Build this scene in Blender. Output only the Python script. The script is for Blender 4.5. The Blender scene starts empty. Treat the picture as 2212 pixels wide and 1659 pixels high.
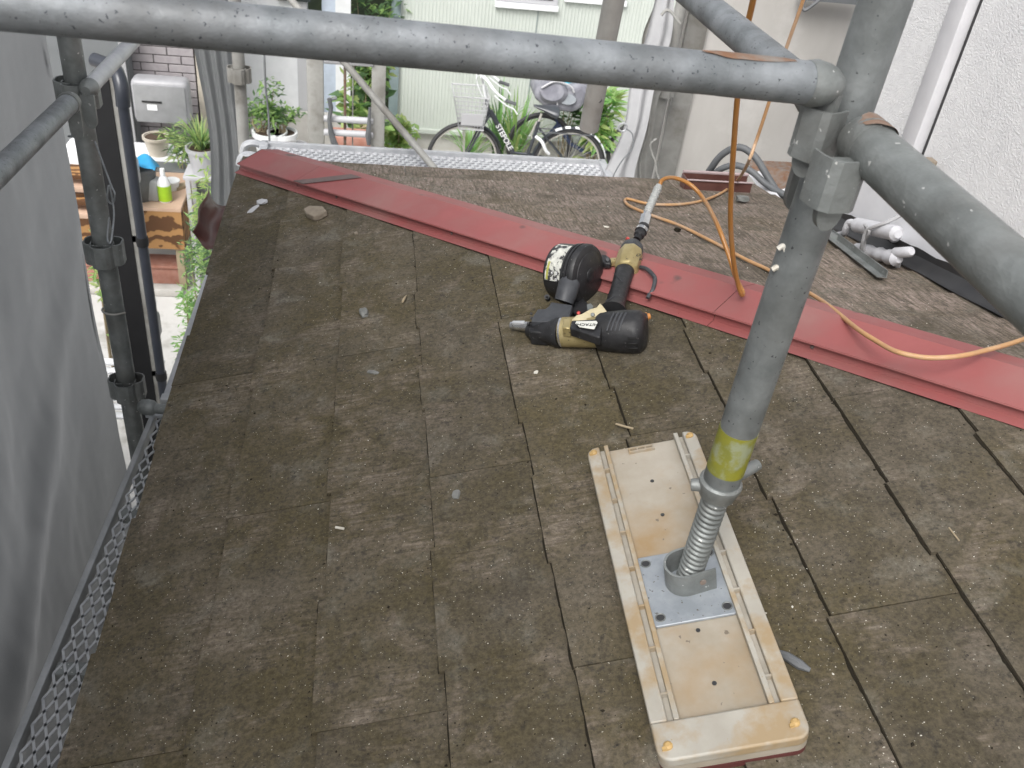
import bpy, bmesh, math, random
import numpy as np
from mathutils import Vector, Matrix, noise
random.seed(7)
S = bpy.context.scene
COL = S.collection

# ---------------------------------------------------------------- camera, world, sun, exposure
FPX, CX, CY, WPX = 1987.0, 1106.0, 829.5, 2212.0
RIGHT = Vector((0.98729433, -0.11841038, 0.10596642))
DOWN = Vector((0.01631121, -0.58782294, -0.80882516))
FWD = Vector((0.15806278, 0.80027693, -0.57842284))
cam_d = bpy.data.cameras.new('camera'); cam = bpy.data.objects.new('camera', cam_d); COL.objects.link(cam)
m = Matrix.Identity(4)
for i in range(3):
    m[i][0] = RIGHT[i]; m[i][1] = -DOWN[i]; m[i][2] = -FWD[i]
cam.matrix_world = m
cam_d.sensor_width = 36.0; cam_d.sensor_fit = 'HORIZONTAL'; cam_d.lens = 36.0 * FPX / WPX
cam_d.clip_start = 0.02; cam_d.clip_end = 300
cam_d.dof.use_dof = True; cam_d.dof.focus_distance = 1.55; cam_d.dof.aperture_fstop = 13
S.camera = cam
world = bpy.data.worlds.new('World'); S.world = world; world.use_nodes = True
nt = world.node_tree; nt.nodes.clear()
sky = nt.nodes.new('ShaderNodeTexSky'); sky.sky_type = 'NISHITA'; sky.sun_disc = False
SUN_EL, SUN_ROT = math.radians(50), math.radians(212)
sky.sun_elevation = SUN_EL; sky.sun_rotation = SUN_ROT; sky.air_density = 1.0; sky.dust_density = 4.0
hs = nt.nodes.new('ShaderNodeHueSaturation'); hs.inputs['Saturation'].default_value = 0.22
bgn = nt.nodes.new('ShaderNodeBackground'); bgn.inputs['Strength'].default_value = 0.15
wo = nt.nodes.new('ShaderNodeOutputWorld')
nt.links.new(sky.outputs[0], hs.inputs['Color']); nt.links.new(hs.outputs[0], bgn.inputs[0]); nt.links.new(bgn.outputs[0], wo.inputs[0])
sd = bpy.data.lights.new('sun', 'SUN'); sd.energy = 1.25; sd.angle = math.radians(30); sd.color = (1.0, 0.985, 0.96)
sun = bpy.data.objects.new('sun', sd); COL.objects.link(sun)
# direction to the sun: rotation measured from +Y towards +X
sv = Vector((math.sin(SUN_ROT) * math.cos(SUN_EL), math.cos(SUN_ROT) * math.cos(SUN_EL), math.sin(SUN_EL)))
sun.rotation_euler = sv.to_track_quat('Z', 'Y').to_euler()
S.view_settings.view_transform = 'Standard'; S.view_settings.look = 'None'
S.view_settings.gamma = 1.0; S.view_settings.use_curve_mapping = False
S.view_settings.exposure = 0.74

# ---------------------------------------------------------------- surveying: turns a sighting into a point on a known plane
def ray(x, y):
    v = RIGHT * (x - CX) + DOWN * (y - CY) + FWD * FPX
    return v.normalized()
def on(x, y, n, p0):
    v = ray(x, y); n = Vector(n); return v * (Vector(p0).dot(n) / v.dot(n))
def atx(x, y, X): return on(x, y, (1, 0, 0), (X, 0, 0))
def aty(x, y, Y): return on(x, y, (0, 1, 0), (0, Y, 0))
def atz(x, y, Z): return on(x, y, (0, 0, 1), (0, 0, Z))
def atd(x, y, d): return ray(x, y) * d
TAN = 0.2756                      # slope of the near roof face
EX, EZ = -0.4116, -1.255          # eave of the near face
NNRM = Vector((-TAN, 0, 1)).normalized()
def near(x, y, h=0.0): return on(x, y, NNRM, Vector((EX, 0, EZ)) + NNRM * h)
HC = Vector((0.69527, 1.65627, -0.949926)); HD = Vector((1, -1.21, TAN)); HN = Vector((1.21, 1, 0)) / 1.5697
FT = 0.2278
FNRM = Vector((0, FT, 1)).normalized()
def far(x, y, h=0.0): return on(x, y, FNRM, HC + FNRM * h)
GZ = -3.70                        # ground

# ---------------------------------------------------------------- materials
def mat(name, c1, c2=None, rough=0.7, metal=0.0, scale=8.0, detail=6, bump=0.0, bscale=60.0, c3=None, s3=2.0, t3=(0.5, 0.65), stretch=None,
        spec=0.5, speck=None, speck_scale=300, speck_t=0.72, aniso=None, r2=None, subs=None, bdist=.003):
    M = bpy.data.materials.new(name); M.use_nodes = True
    n = M.node_tree; L = n.links; b = n.nodes['Principled BSDF']
    b.inputs['Roughness'].default_value = rough; b.inputs['Metallic'].default_value = metal
    b.inputs['Specular IOR Level'].default_value = spec
    g = n.nodes.new('ShaderNodeNewGeometry'); vec = g.outputs['Position']
    if stretch:
        mp = n.nodes.new('ShaderNodeMapping'); mp.inputs['Scale'].default_value = stretch; L.new(vec, mp.inputs[0]); svec = mp.outputs[0]
    else: svec = vec
    def noi(sc, v=vec, det=detail, ro=0.6):
        t = n.nodes.new('ShaderNodeTexNoise'); t.inputs['Scale'].default_value = sc; t.inputs['Detail'].default_value = det
        t.inputs['Roughness'].default_value = ro; L.new(v, t.inputs['Vector']); return t.outputs['Fac']
    def ramp(f, a, bb):
        r = n.nodes.new('ShaderNodeMapRange'); r.inputs[1].default_value = a; r.inputs[2].default_value = bb; L.new(f, r.inputs[0]); return r.outputs[0]
    def mix(f, A, B):
        x = n.nodes.new('ShaderNodeMix'); x.data_type = 'RGBA'; L.new(f, x.inputs[0])
        for s, v in ((x.inputs[6], A), (x.inputs[7], B)):
            if isinstance(v, tuple): s.default_value = (*v, 1)
            else: L.new(v, s)
        return x.outputs[2]
    cur = c1
    base_noise = noi(scale, svec)
    cur = mix(ramp(base_noise, 0.35, 0.65), c1, c2 or tuple(v * 0.8 for v in c1))
    if c3: cur = mix(ramp(noi(s3), *t3), cur, c3)
    if speck:
        cur = mix(ramp(noi(speck_scale, vec, 2), speck_t, speck_t + 0.03), cur, speck)
    L.new(cur, b.inputs['Base Color'])
    if r2 is not None:
        rr = n.nodes.new('ShaderNodeMapRange'); rr.inputs[1].default_value = 0.3; rr.inputs[2].default_value = 0.7
        rr.inputs[3].default_value = rough; rr.inputs[4].default_value = r2; L.new(noi(scale * 1.7), rr.inputs[0]); L.new(rr.outputs[0], b.inputs['Roughness'])
    if bump:
        bp = n.nodes.new('ShaderNodeBump'); bp.inputs['Strength'].default_value = min(1.0, bump); bp.inputs['Distance'].default_value = bdist
        L.new(noi(bscale, svec, 5), bp.inputs['Height']); L.new(bp.outputs[0], b.inputs['Normal'])
    if subs:
        b.inputs['Transmission Weight'].default_value = 0
    M['tree'] = 1
    return M

def slate_mat(name, dusty):  # dusty only marks the far slope: grazing sheen put into the pale worn colour
    M = bpy.data.materials.new(name); M.use_nodes = True
    n = M.node_tree; L = n.links; b = n.nodes['Principled BSDF']
    b.inputs['Roughness'].default_value = 0.86; b.inputs['Specular IOR Level'].default_value = 0.35
    g = n.nodes.new('ShaderNodeNewGeometry'); vec = g.outputs['Position']
    oi = n.nodes.new('ShaderNodeObjectInfo')
    vm = n.nodes.new('ShaderNodeVectorMath'); vm.operation = 'MULTIPLY_ADD'; L.new(oi.outputs['Random'], vm.inputs[0]); vm.inputs[1].default_value = (37, 53, 11); L.new(vec, vm.inputs[2]); wvec = vec; vec = vm.outputs[0]
    def mp(s):
        x = n.nodes.new('ShaderNodeMapping'); x.inputs['Scale'].default_value = s; L.new(vec, x.inputs[0]); return x.outputs[0]
    def noi(sc, v=vec, det=6, ro=0.62, dist=0.0):
        t = n.nodes.new('ShaderNodeTexNoise'); t.inputs['Scale'].default_value = sc; t.inputs['Detail'].default_value = det
        t.inputs['Roughness'].default_value = ro; t.inputs['Distortion'].default_value = dist; L.new(v, t.inputs['Vector']); return t.outputs['Fac']
    def rng(f, a, bb, c=0.0, d=1.0):
        r = n.nodes.new('ShaderNodeMapRange'); r.inputs[1].default_value = a; r.inputs[2].default_value = bb
        r.inputs[3].default_value = c; r.inputs[4].default_value = d; L.new(f, r.inputs[0]); return r.outputs[0]
    def mul(a, bb):
        x = n.nodes.new('ShaderNodeMath'); x.operation = 'MULTIPLY'
        for s, v in ((x.inputs[0], a), (x.inputs[1], bb)):
            if isinstance(v, float): s.default_value = v
            else: L.new(v, s)
        return x.outputs[0]
    def mix(f, A, B):
        x = n.nodes.new('ShaderNodeMix'); x.data_type = 'RGBA'; L.new(f, x.inputs[0])
        for s, v in ((x.inputs[6], A), (x.inputs[7], B)):
            if isinstance(v, tuple): s.default_value = (*v, 1)
            else: L.new(v, s)
        return x.outputs[2]
    c = mix(rng(noi(9, wvec, det=8), 0.35, 0.68), (0.066, 0.055, 0.038), (0.118, 0.099, 0.073))
    c = mix(mul(rng(noi(3.1, wvec, det=5), 0.38 if not dusty else 0.5, 0.58 if not dusty else .7), rng(noi(38), 0.15, 0.5)), c, (0.072, 0.058, 0.030))       # moss film
    # bare patches where the paint has worn into fine streaks running down the slope
    st = noi(170, mp((0.10, 1.0, 0.10) if not dusty else (1.0, 0.10, 0.10)), 3)
    pat = mul(rng(noi(7.5, det=6, ro=.7, dist=0.6), 0.505, 0.69) if not dusty else rng(noi(4.5, det=6, ro=.7, dist=0.5), 0.33, 0.58), rng(st, 0.34, 0.66))
    c = mix(mul(pat, 0.72 if not dusty else 0.62), c, (0.245, 0.20, 0.165) if not dusty else (0.40, 0.315, 0.275))  # far slope: the paler patch colour also carries the sheen
    c = mix(mul(rng(noi(13, det=6, dist=0.3), 0.54, 0.70), 0.5), c, (0.155, 0.145, 0.12))                     # grey blotches
    c = mix(mul(rng(noi(60, det=6, ro=.75), 0.54, 0.68), 0.75), c, (0.030, 0.027, 0.022))                               # lichen spots
    c = mix(rng(noi(210, det=2), 0.68, 0.73), c, (0.022, 0.019, 0.016))                                        # pits
    c = mix(rng(noi(300, det=1), 0.74, 0.77), c, (0.42, 0.40, 0.34))                                         # pale grains
    grain = n.nodes.new('ShaderNodeHueSaturation'); L.new(c, grain.inputs['Color']); L.new(rng(noi(135, det=5, ro=.75), 0.36, 0.62, 0.62, 1.22), grain.inputs['Value']); c = grain.outputs[0]
    tone = n.nodes.new('ShaderNodeHueSaturation'); L.new(c, tone.inputs['Color']); L.new(rng(oi.outputs['Random'], 0, 1, 0.90, 1.10), tone.inputs['Value'])
    L.new(tone.outputs[0], b.inputs['Base Color'])
    bp = n.nodes.new('ShaderNodeBump'); bp.inputs['Strength'].default_value = 0.55; bp.inputs['Distance'].default_value = 0.0015
    ad = n.nodes.new('ShaderNodeMath'); ad.operation = 'ADD'; L.new(noi(260, det=5), ad.inputs[0]); L.new(mul(st, 0.6), ad.inputs[1])
    L.new(ad.outputs[0], bp.inputs['Height']); L.new(bp.outputs[0], b.inputs['Normal'])
    return M

M_slate = slate_mat('weathered_slate', False); M_slate_far = slate_mat('weathered_slate_bare_sheen', True)
M_galv = mat('galvanised_steel', (0.17, 0.184, 0.192), (0.29, 0.307, 0.322), rough=0.42, metal=0.5, scale=22, bump=0.25, bscale=120,
             c3=(0.14, 0.14, 0.138), s3=5.0, t3=(0.50, 0.75), speck=(0.06, 0.065, 0.075), speck_scale=260, speck_t=0.665, r2=0.66)
M_post = mat('grey_steel_tube', (0.145, 0.157, 0.157), (0.25, 0.265, 0.265), rough=0.42, metal=0.45, scale=18, bump=0.25, bscale=120, c3=(0.12, 0.125, 0.12), s3=5.0, t3=(0.50, 0.75), speck=(0.07, 0.072, 0.075), speck_scale=150, speck_t=0.69, r2=0.66)
M_galv_dull = mat('dull_galvanised_steel', (0.14, 0.15, 0.145), (0.26, 0.275, 0.27), rough=0.48, metal=0.4, scale=15, bump=0.3, bscale=150,
             c3=(0.14, 0.135, 0.125), s3=7.0, t3=(0.5, 0.8), speck=(0.55, 0.55, 0.53), speck_scale=95, speck_t=0.70)
M_galv_old = mat('old_galvanised_steel', (0.28, 0.275, 0.255), (0.36, 0.355, 0.335), rough=0.65, metal=0.2, scale=12, bump=0.3, c3=(0.2, 0.19, 0.17), s3=6)
M_light_galv = mat('bright_galvanised_steel', (0.55, 0.56, 0.57), (0.42, 0.43, 0.45), rough=0.5, metal=0.3, scale=20, bump=0.2)
M_silver = mat('worn_silver_steel', (0.34, 0.35, 0.355), (0.46, 0.47, 0.48), rough=0.5, metal=0.3, scale=14, bump=0.2)
M_rust = mat('rusty_steel', (0.17, 0.085, 0.045), (0.19, 0.165, 0.145), rough=0.8, scale=40, bump=0.4)
M_red = mat('red_painted_sheet', (0.275, 0.080, 0.077), (0.235, 0.066, 0.064), rough=0.5, scale=9, bump=0.04, bscale=30, c3=(0.27, 0.125, 0.115), s3=4.5,
            t3=(0.42, 0.72), speck=(0.10, 0.06, 0.055), speck_scale=7.5, speck_t=0.665, r2=0.62)
M_redstripe = mat('grey_sealant_film', (0.15, 0.105, 0.10), (0.11, 0.085, 0.08), rough=0.8, scale=30)
M_maroon = mat('maroon_gutter_paint', (0.085, 0.035, 0.03), (0.13, 0.06, 0.05), rough=0.35, scale=14)
M_stucco = mat('white_stucco', (0.80, 0.80, 0.80), (0.74, 0.74, 0.745), rough=0.85, scale=30, bump=0.9, bscale=210, c3=(0.70, 0.70, 0.71), s3=3, t3=(0.5, 0.8), bdist=.005)
M_white = mat('white_wall_paint', (0.70, 0.70, 0.72), (0.64, 0.64, 0.66), rough=0.6, scale=12, bump=0.15, bscale=40)
M_beige = mat('grey_mortar', (0.46, 0.44, 0.41), (0.54, 0.52, 0.49), rough=0.85, scale=3.5, bump=0.25, bscale=60, c3=(0.64, 0.62, 0.59), s3=2.2, t3=(0.52, 0.72), stretch=(1, 1, 0.45))
M_siding = mat('pale_green_siding', (0.52, 0.555, 0.51), (0.56, 0.595, 0.55), rough=0.55, scale=2.0)
M_trim_teal = mat('grey_green_trim', (0.23, 0.29, 0.30), rough=0.5)
M_concrete = mat('concrete', (0.40, 0.385, 0.355), (0.52, 0.50, 0.47), rough=0.9, scale=5, bump=0.3, c3=(0.62, 0.61, 0.59), s3=1.3)
M_ground = mat('pale_concrete_ground', (0.50, 0.49, 0.47), (0.62, 0.61, 0.59), rough=0.9, scale=2, bump=0.4, c3=(0.36, 0.35, 0.32), s3=4)
M_brick = mat('mauve_brick_tile', (0.30, 0.275, 0.285), (0.35, 0.325, 0.33), rough=0.7, scale=20, bump=0.2)
M_mortar = mat('dark_mortar', (0.12, 0.11, 0.11), rough=0.9)
M_dark = mat('dark_grey_panel', (0.15, 0.16, 0.165), (0.18, 0.19, 0.195), rough=0.5, scale=3)
M_black = mat('black_painted_metal', (0.008, 0.008, 0.009), (0.011, 0.011, 0.012), rough=0.6, scale=20)
M_pipe = mat('dark_blue_grey_pipe', (0.028, 0.032, 0.042), (0.038, 0.042, 0.052), rough=0.3, scale=10)
M_grey = mat('mid_grey_plastic', (0.34, 0.345, 0.35), (0.37, 0.375, 0.38), rough=0.45, scale=6)
M_lgrey = mat('light_grey_plastic', (0.50, 0.50, 0.515), (0.46, 0.46, 0.475), rough=0.4, scale=4)
M_whitep = mat('white_plastic', (0.82, 0.83, 0.84), (0.76, 0.77, 0.78), rough=0.4, scale=10)
M_cream = mat('cream_strip', (0.55, 0.50, 0.42), rough=0.6)
M_glass = mat('dark_window_glass', (0.05, 0.06, 0.06), rough=0.08)
M_blue = mat('blue_plastic', (0.04, 0.33, 0.62), rough=0.45)
M_cyan = mat('turquoise_plastic', (0.03, 0.45, 0.60), rough=0.45)
M_lime = mat('lime_label', (0.40, 0.66, 0.03), rough=0.4)
M_terra = mat('terracotta', (0.38, 0.17, 0.12), (0.45, 0.24, 0.19), rough=0.8, scale=15)
M_soil = mat('soil', (0.07, 0.045, 0.03), rough=1.0, bump=0.6)
M_ply = None
M_hose = mat('amber_hose', (0.37, 0.165, 0.04), (0.31, 0.14, 0.04), rough=0.33, scale=30, c3=(0.30, 0.16, 0.07), s3=14, t3=(0.55, 0.75))
M_hose_pale = mat('dusty_amber_hose', (0.50, 0.28, 0.12), (0.42, 0.24, 0.12), rough=0.5, scale=20, c3=(0.45, 0.34, 0.25), s3=9, t3=(0.5, 0.7))
M_cable = mat('grey_cable', (0.085, 0.09, 0.095), (0.14, 0.145, 0.15), rough=0.6, scale=8)
M_block = mat('stained_cream_plastic', (0.32, 0.298, 0.255), (0.39, 0.37, 0.325), rough=0.5, scale=11, bump=0.1, bscale=60, c3=(0.31, 0.23, 0.135), s3=13, t3=(0.46, 0.62),
              speck=(0.30, 0.22, 0.13), speck_scale=150, speck_t=0.745)
M_block_in = mat('weathered_cream_plastic', (0.28, 0.24, 0.18), (0.37, 0.335, 0.28), rough=0.55, scale=9, bump=0.1, c3=(0.29, 0.20, 0.105), s3=6, t3=(0.48, 0.72),
              speck=(0.16, 0.13, 0.10), speck_scale=70, speck_t=0.70)
M_rubber = mat('maroon_rubber', (0.10, 0.025, 0.022), rough=0.7)
M_gun = mat('black_gun_plastic', (0.011, 0.011, 0.012), (0.024, 0.024, 0.026), spec=.45, rough=0.36, scale=40, bump=0.15, bscale=200, speck=(0.16, 0.16, 0.155), speck_scale=240, speck_t=0.70, r2=0.6)
M_gun2 = mat('dark_grey_cast_plastic', (0.038, 0.040, 0.045), (0.055, 0.058, 0.064), spec=.4, rough=0.5, scale=50, bump=0.15)
M_gold = mat('gold_anodised', (0.34, 0.275, 0.125), (0.42, 0.345, 0.18), rough=0.33, metal=0.45, scale=30, speck=(0.10, 0.08, 0.05), speck_scale=130, speck_t=0.66, r2=0.5)
M_creamplate = mat('cream_cast_metal', (0.58, 0.51, 0.33), (0.52, 0.45, 0.28), rough=0.45, scale=40, speck=(0.2, 0.15, 0.08), speck_scale=150, speck_t=0.70)
M_chrome = mat('chrome', (0.62, 0.62, 0.62), (0.5, 0.5, 0.5), rough=0.22, metal=0.9, scale=60)
M_redp = mat('red_plastic', (0.5, 0.03, 0.02), rough=0.4)
M_orangep = mat('orange_plug', (0.55, 0.22, 0.05), rough=0.5)
M_label = mat('worn_white_label', (0.62, 0.62, 0.56), (0.40, 0.40, 0.37), rough=0.45, scale=60, c3=(0.035, 0.035, 0.037), s3=70, t3=(0.50, 0.56))
M_sticker = mat('white_sticker', (0.70, 0.70, 0.64), rough=0.4)
M_ink = mat('black_ink', (0.012, 0.012, 0.012), rough=0.5)
M_wink = mat('white_ink', (0.8, 0.8, 0.8), rough=0.5)
M_yellow = mat('yellow_tape', (0.225, 0.215, 0.02), (0.17, 0.175, 0.035), rough=0.5, scale=35, c3=(0.24, 0.26, 0.16), s3=26, t3=(0.52, 0.62))
M_lead = mat('black_flashing', (0.025, 0.025, 0.027), (0.035, 0.035, 0.036), rough=0.5, scale=20)
M_stone = mat('pale_brown_stone', (0.26, 0.22, 0.17), (0.20, 0.165, 0.125), rough=0.9, scale=40, bump=0.4)
M_lump = mat('grey_sealant', (0.13, 0.135, 0.125), (0.20, 0.20, 0.19), rough=0.7, scale=60, bump=0.3)
M_chip = mat('pale_paint_chips', (0.62, 0.60, 0.54), (0.5, 0.46, 0.38), rough=0.7, scale=40)
M_darkchip = mat('dark_grit', (0.026, 0.022, 0.016), rough=1.0, spec=0.1)  # loose grit, and the painted shade lines along the slate butts
M_wood = mat('dry_wood', (0.36, 0.29, 0.19), rough=0.8)
M_tyre = mat('tyre_rubber', (0.035, 0.035, 0.037), (0.05, 0.05, 0.052), rough=0.7)
M_rim = mat('bicycle_rim', (0.55, 0.53, 0.48), rough=0.4, metal=0.3)
M_frame = mat('dark_grey_frame_paint', (0.05, 0.055, 0.065), rough=0.3)
M_navy = mat('navy_frame_paint', (0.03, 0.045, 0.10), rough=0.3)
M_stroller = mat('grey_child_seat_fabric', (0.17, 0.17, 0.20), (0.28, 0.28, 0.31), rough=0.6, scale=9)
M_film = mat('clear_rain_film', (0.22, 0.24, 0.26), (0.30, 0.32, 0.34), rough=0.2)
def leafmat(name, a, b):
    M = mat(name, a, b, rough=0.5, scale=22)
    n = M.node_tree; bs = n.nodes['Principled BSDF']; out = n.nodes['Material Output']
    tr = n.nodes.new('ShaderNodeBsdfTranslucent'); tr.inputs[0].default_value = (*[min(1, v * 2.0) for v in a], 1)
    mx = n.nodes.new('ShaderNodeMixShader'); mx.inputs[0].default_value = 0.35
    n.links.new(bs.outputs[0], mx.inputs[1]); n.links.new(tr.outputs[0], mx.inputs[2]); n.links.new(mx.outputs[0], out.inputs[0])
    return M
M_leaf = leafmat('fresh_green_leaf', (0.19, 0.31, 0.09), (0.28, 0.41, 0.15))
M_leafd = leafmat('deep_green_leaf', (0.075, 0.14, 0.06), (0.12, 0.21, 0.09))
M_leafy = leafmat('yellow_green_leaf', (0.37, 0.43, 0.17), (0.27, 0.36, 0.13))
M_leafb = leafmat('bright_blade_leaf', (0.16, 0.33, 0.10), (0.24, 0.43, 0.14))
def sheetmat():
    M = mat('grey_mesh_sheet', (0.165, 0.17, 0.172), (0.20, 0.205, 0.207), rough=0.8, scale=9.0, c3=(0.145, 0.15, 0.152), s3=2.4, t3=(0.45, 0.7), bump=0.4, bscale=420)
    n = M.node_tree; bs = n.nodes['Principled BSDF']; out = n.nodes['Material Output']
    tr = n.nodes.new('ShaderNodeBsdfTranslucent'); tr.inputs[0].default_value = (0.42, 0.43, 0.44, 1)
    mx = n.nodes.new('ShaderNodeMixShader'); mx.inputs[0].default_value = 0.28
    n.links.new(bs.outputs[0], mx.inputs[1]); n.links.new(tr.outputs[0], mx.inputs[2]); n.links.new(mx.outputs[0], out.inputs[0])
    return M
M_sheet = sheetmat()
M_sheet2 = mat('pale_grey_sheet', (0.30, 0.30, 0.305), (0.38, 0.38, 0.385), rough=0.8, scale=4)
def plymat():
    M = bpy.data.materials.new('plywood_grain'); M.use_nodes = True; n = M.node_tree; L = n.links; b = n.nodes['Principled BSDF']
    g = n.nodes.new('ShaderNodeNewGeometry'); w_ = n.nodes.new('ShaderNodeTexWave'); w_.wave_type = 'RINGS'
    w_.inputs['Scale'].default_value = 4.5; w_.inputs['Distortion'].default_value = 9; w_.inputs['Detail'].default_value = 3; w_.inputs['Detail Scale'].default_value = 1.2
    L.new(g.outputs['Position'], w_.inputs['Vector']); r = n.nodes.new('ShaderNodeValToRGB')
    r.color_ramp.elements[0].color = (0.10, 0.042, 0.014, 1); r.color_ramp.elements[1].color = (0.36, 0.19, 0.07, 1)
    r.color_ramp.elements[0].position = 0.30; r.color_ramp.elements[1].position = 0.5
    L.new(w_.outputs['Fac'], r.inputs[0]); L.new(r.outputs[0], b.inputs['Base Color']); b.inputs['Roughness'].default_value = 0.7
    return M
M_ply = plymat()
M_plytop = mat('worn_board_top', (0.56, 0.40, 0.30), (0.48, 0.33, 0.24), rough=0.8, scale=6)

# ---------------------------------------------------------------- mesh helpers
class MB:
    def __init__(s): s.bm = bmesh.new()
    def box(s, c, size, rot=None, bevel=0.0, seg=2):
        r = bmesh.ops.create_cube(s.bm, size=1.0); vs = r['verts']
        M_ = Matrix.Translation(Vector(c)) @ (rot.to_4x4() if rot else Matrix.Identity(4)) @ Matrix.Diagonal((*size, 1))
        bmesh.ops.transform(s.bm, matrix=M_, verts=vs)
        if bevel:
            es = set(e for v in vs for e in v.link_edges)
            bmesh.ops.bevel(s.bm, geom=list(es), offset=bevel, segments=seg, profile=0.5, affect='EDGES')
        return s
    def tube(s, pts, r, n=10, closed=False, cap=True):
        pts = [Vector(p) for p in pts]; N = len(pts); rs = r if isinstance(r, (list, tuple)) else [r] * N
        rings = []; up = None
        for i, p in enumerate(pts):
            a = pts[i - 1] if (i or closed) else p; b = pts[(i + 1) % N] if (i < N - 1 or closed) else p
            t = (b - a).normalized()
            if up is None: up = t.orthogonal().normalized()
            up = (up - t * up.dot(t)); up = up.normalized() if up.length > 1e-6 else t.orthogonal().normalized()
            sd_ = t.cross(up)
            rings.append([s.bm.verts.new(p + (up * math.cos(k * math.tau / n) + sd_ * math.sin(k * math.tau / n)) * rs[i]) for k in range(n)])
        for i in range(N if closed else N - 1):
            A = rings[i]; B = rings[(i + 1) % N]
            for k in range(n): s.bm.faces.new((A[k], A[(k + 1) % n], B[(k + 1) % n], B[k]))
        if cap and not closed:
            s.bm.faces.new(rings[0][::-1]); s.bm.faces.new(rings[-1])
        return s
    def lathe(s, p0, p1, prof, n=28, sx=1.0, side=None):
        """prof: list of (t along p0->p1, radius)"""
        p0 = Vector(p0); p1 = Vector(p1); ax = (p1 - p0); u = (Vector(side) if side else ax.orthogonal())
        u = (u - ax * u.dot(ax) / ax.length_squared).normalized(); v = ax.normalized().cross(u)
        rings = []
        for t, r in prof:
            c = p0 + ax * t
            rings.append([s.bm.verts.new(c + (u * math.cos(k * math.tau / n) * sx + v * math.sin(k * math.tau / n)) * max(r, 1e-5)) for k in range(n)])
        for A, B in zip(rings, rings[1:]):
            for k in range(n): s.bm.faces.new((A[k], A[(k + 1) % n], B[(k + 1) % n], B[k]))
        s.bm.faces.new(rings[0][::-1]); s.bm.faces.new(rings[-1]); return s
    def prism(s, poly, off):
        """poly: list of 3d points, off: extrusion vector"""
        off = Vector(off); a = [s.bm.verts.new(Vector(p)) for p in poly]; b = [s.bm.verts.new(Vector(p) + off) for p in poly]
        n = len(poly); s.bm.faces.new(a[::-1]); s.bm.faces.new(b)
        for k in range(n): s.bm.faces.new((a[k], a[(k + 1) % n], b[(k + 1) % n], b[k]))
        return s
    def quad(s, *p): s.bm.faces.new([s.bm.verts.new(Vector(q)) for q in p]); return s
    def grid(s, fn, nu, nv):
        V = [[s.bm.verts.new(fn(i / nu, j / nv)) for j in range(nv + 1)] for i in range(nu + 1)]
        for i in range(nu):
            for j in range(nv): s.bm.faces.new((V[i][j], V[i + 1][j], V[i + 1][j + 1], V[i][j + 1]))
        return s
    def build(s, name, m_, parent=None, smooth=True, ang=0.6):
        bm = s.bm; bmesh.ops.recalc_face_normals(bm, faces=bm.faces[:]) ; bm.normal_update()
        if smooth:
            for f in bm.faces: f.smooth = True
            for e in bm.edges:
                if len(e.link_faces) == 2 and e.calc_face_angle(0) > ang: e.smooth = False
        me = bpy.data.meshes.new(name); bm.to_mesh(me); bm.free(); me.materials.append(m_)
        o = bpy.data.objects.new(name, me); COL.objects.link(o)
        if parent: o.parent = parent; o.matrix_parent_inverse = Matrix.Translation(-parent.location) if parent.type == 'EMPTY' else Matrix.Identity(4)
        return o
def tag(o, label=None, cat=None, group=None, kind=None):
    if label: o['label'] = label
    if cat: o['category'] = cat
    if group: o['group'] = group
    if kind: o['kind'] = kind
    return o
def empty(name, loc, label, cat, group=None):
    o = bpy.data.objects.new(name, None); COL.objects.link(o); o.location = Vector(loc); o.empty_display_size = 0.05
    return tag(o, label, cat, group)
def spline(pts, k=8, closed=False):
    P = [Vector(p) for p in pts]; out = []; N = len(P)
    for i in range(N - 1 if not closed else N):
        a = P[i - 1] if (i > 0 or closed) else P[0]; b = P[i]; c = P[(i + 1) % N]; d = P[(i + 2) % N] if (i < N - 2 or closed) else P[-1]
        for j in range(k):
            t = j / k
            out.append(0.5 * ((2 * b) + (c - a) * t + (2 * a - 5 * b + 4 * c - d) * t * t + (3 * b - a - 3 * c + d) * t ** 3))
    if not closed: out.append(P[-1])
    return out
def basis(xa, ya):
    x = Vector(xa).normalized(); z = x.cross(Vector(ya)).normalized(); y = z.cross(x)
    return Matrix((x, y, z)).transposed()

# ================================================================ THE ROOF
def P_near(u, v, h):   # u = world Y, v = metres up the slope from the eave, h above the sheathing
    c = 1 / math.hypot(1, TAN); return Vector((EX + v * c, u, EZ + v * c * TAN)) + NNRM * h
def clip2(poly, a, b, c):   # keep a*x+b*y <= c
    out = []
    for i in range(len(poly)):
        p, q = poly[i], poly[(i + 1) % len(poly)]; dp = a * p[0] + b * p[1] - c; dq = a * q[0] + b * q[1] - c
        if dp <= 0: out.append(p)
        if (dp < 0 < dq) or (dq < 0 < dp):
            t = dp / (dp - dq); out.append((p[0] + (q[0] - p[0]) * t, p[1] + (q[1] - p[1]) * t))
    return out
WALLX = 1.36
FARY = 2.935
XK = 0.69527 - (FARY - 1.65627) / 1.21
roof = empty('slate_roof', (EX, 1.0, EZ), 'brown mossy slate roof with two slopes meeting under a red hip cap', 'roof')
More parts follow.
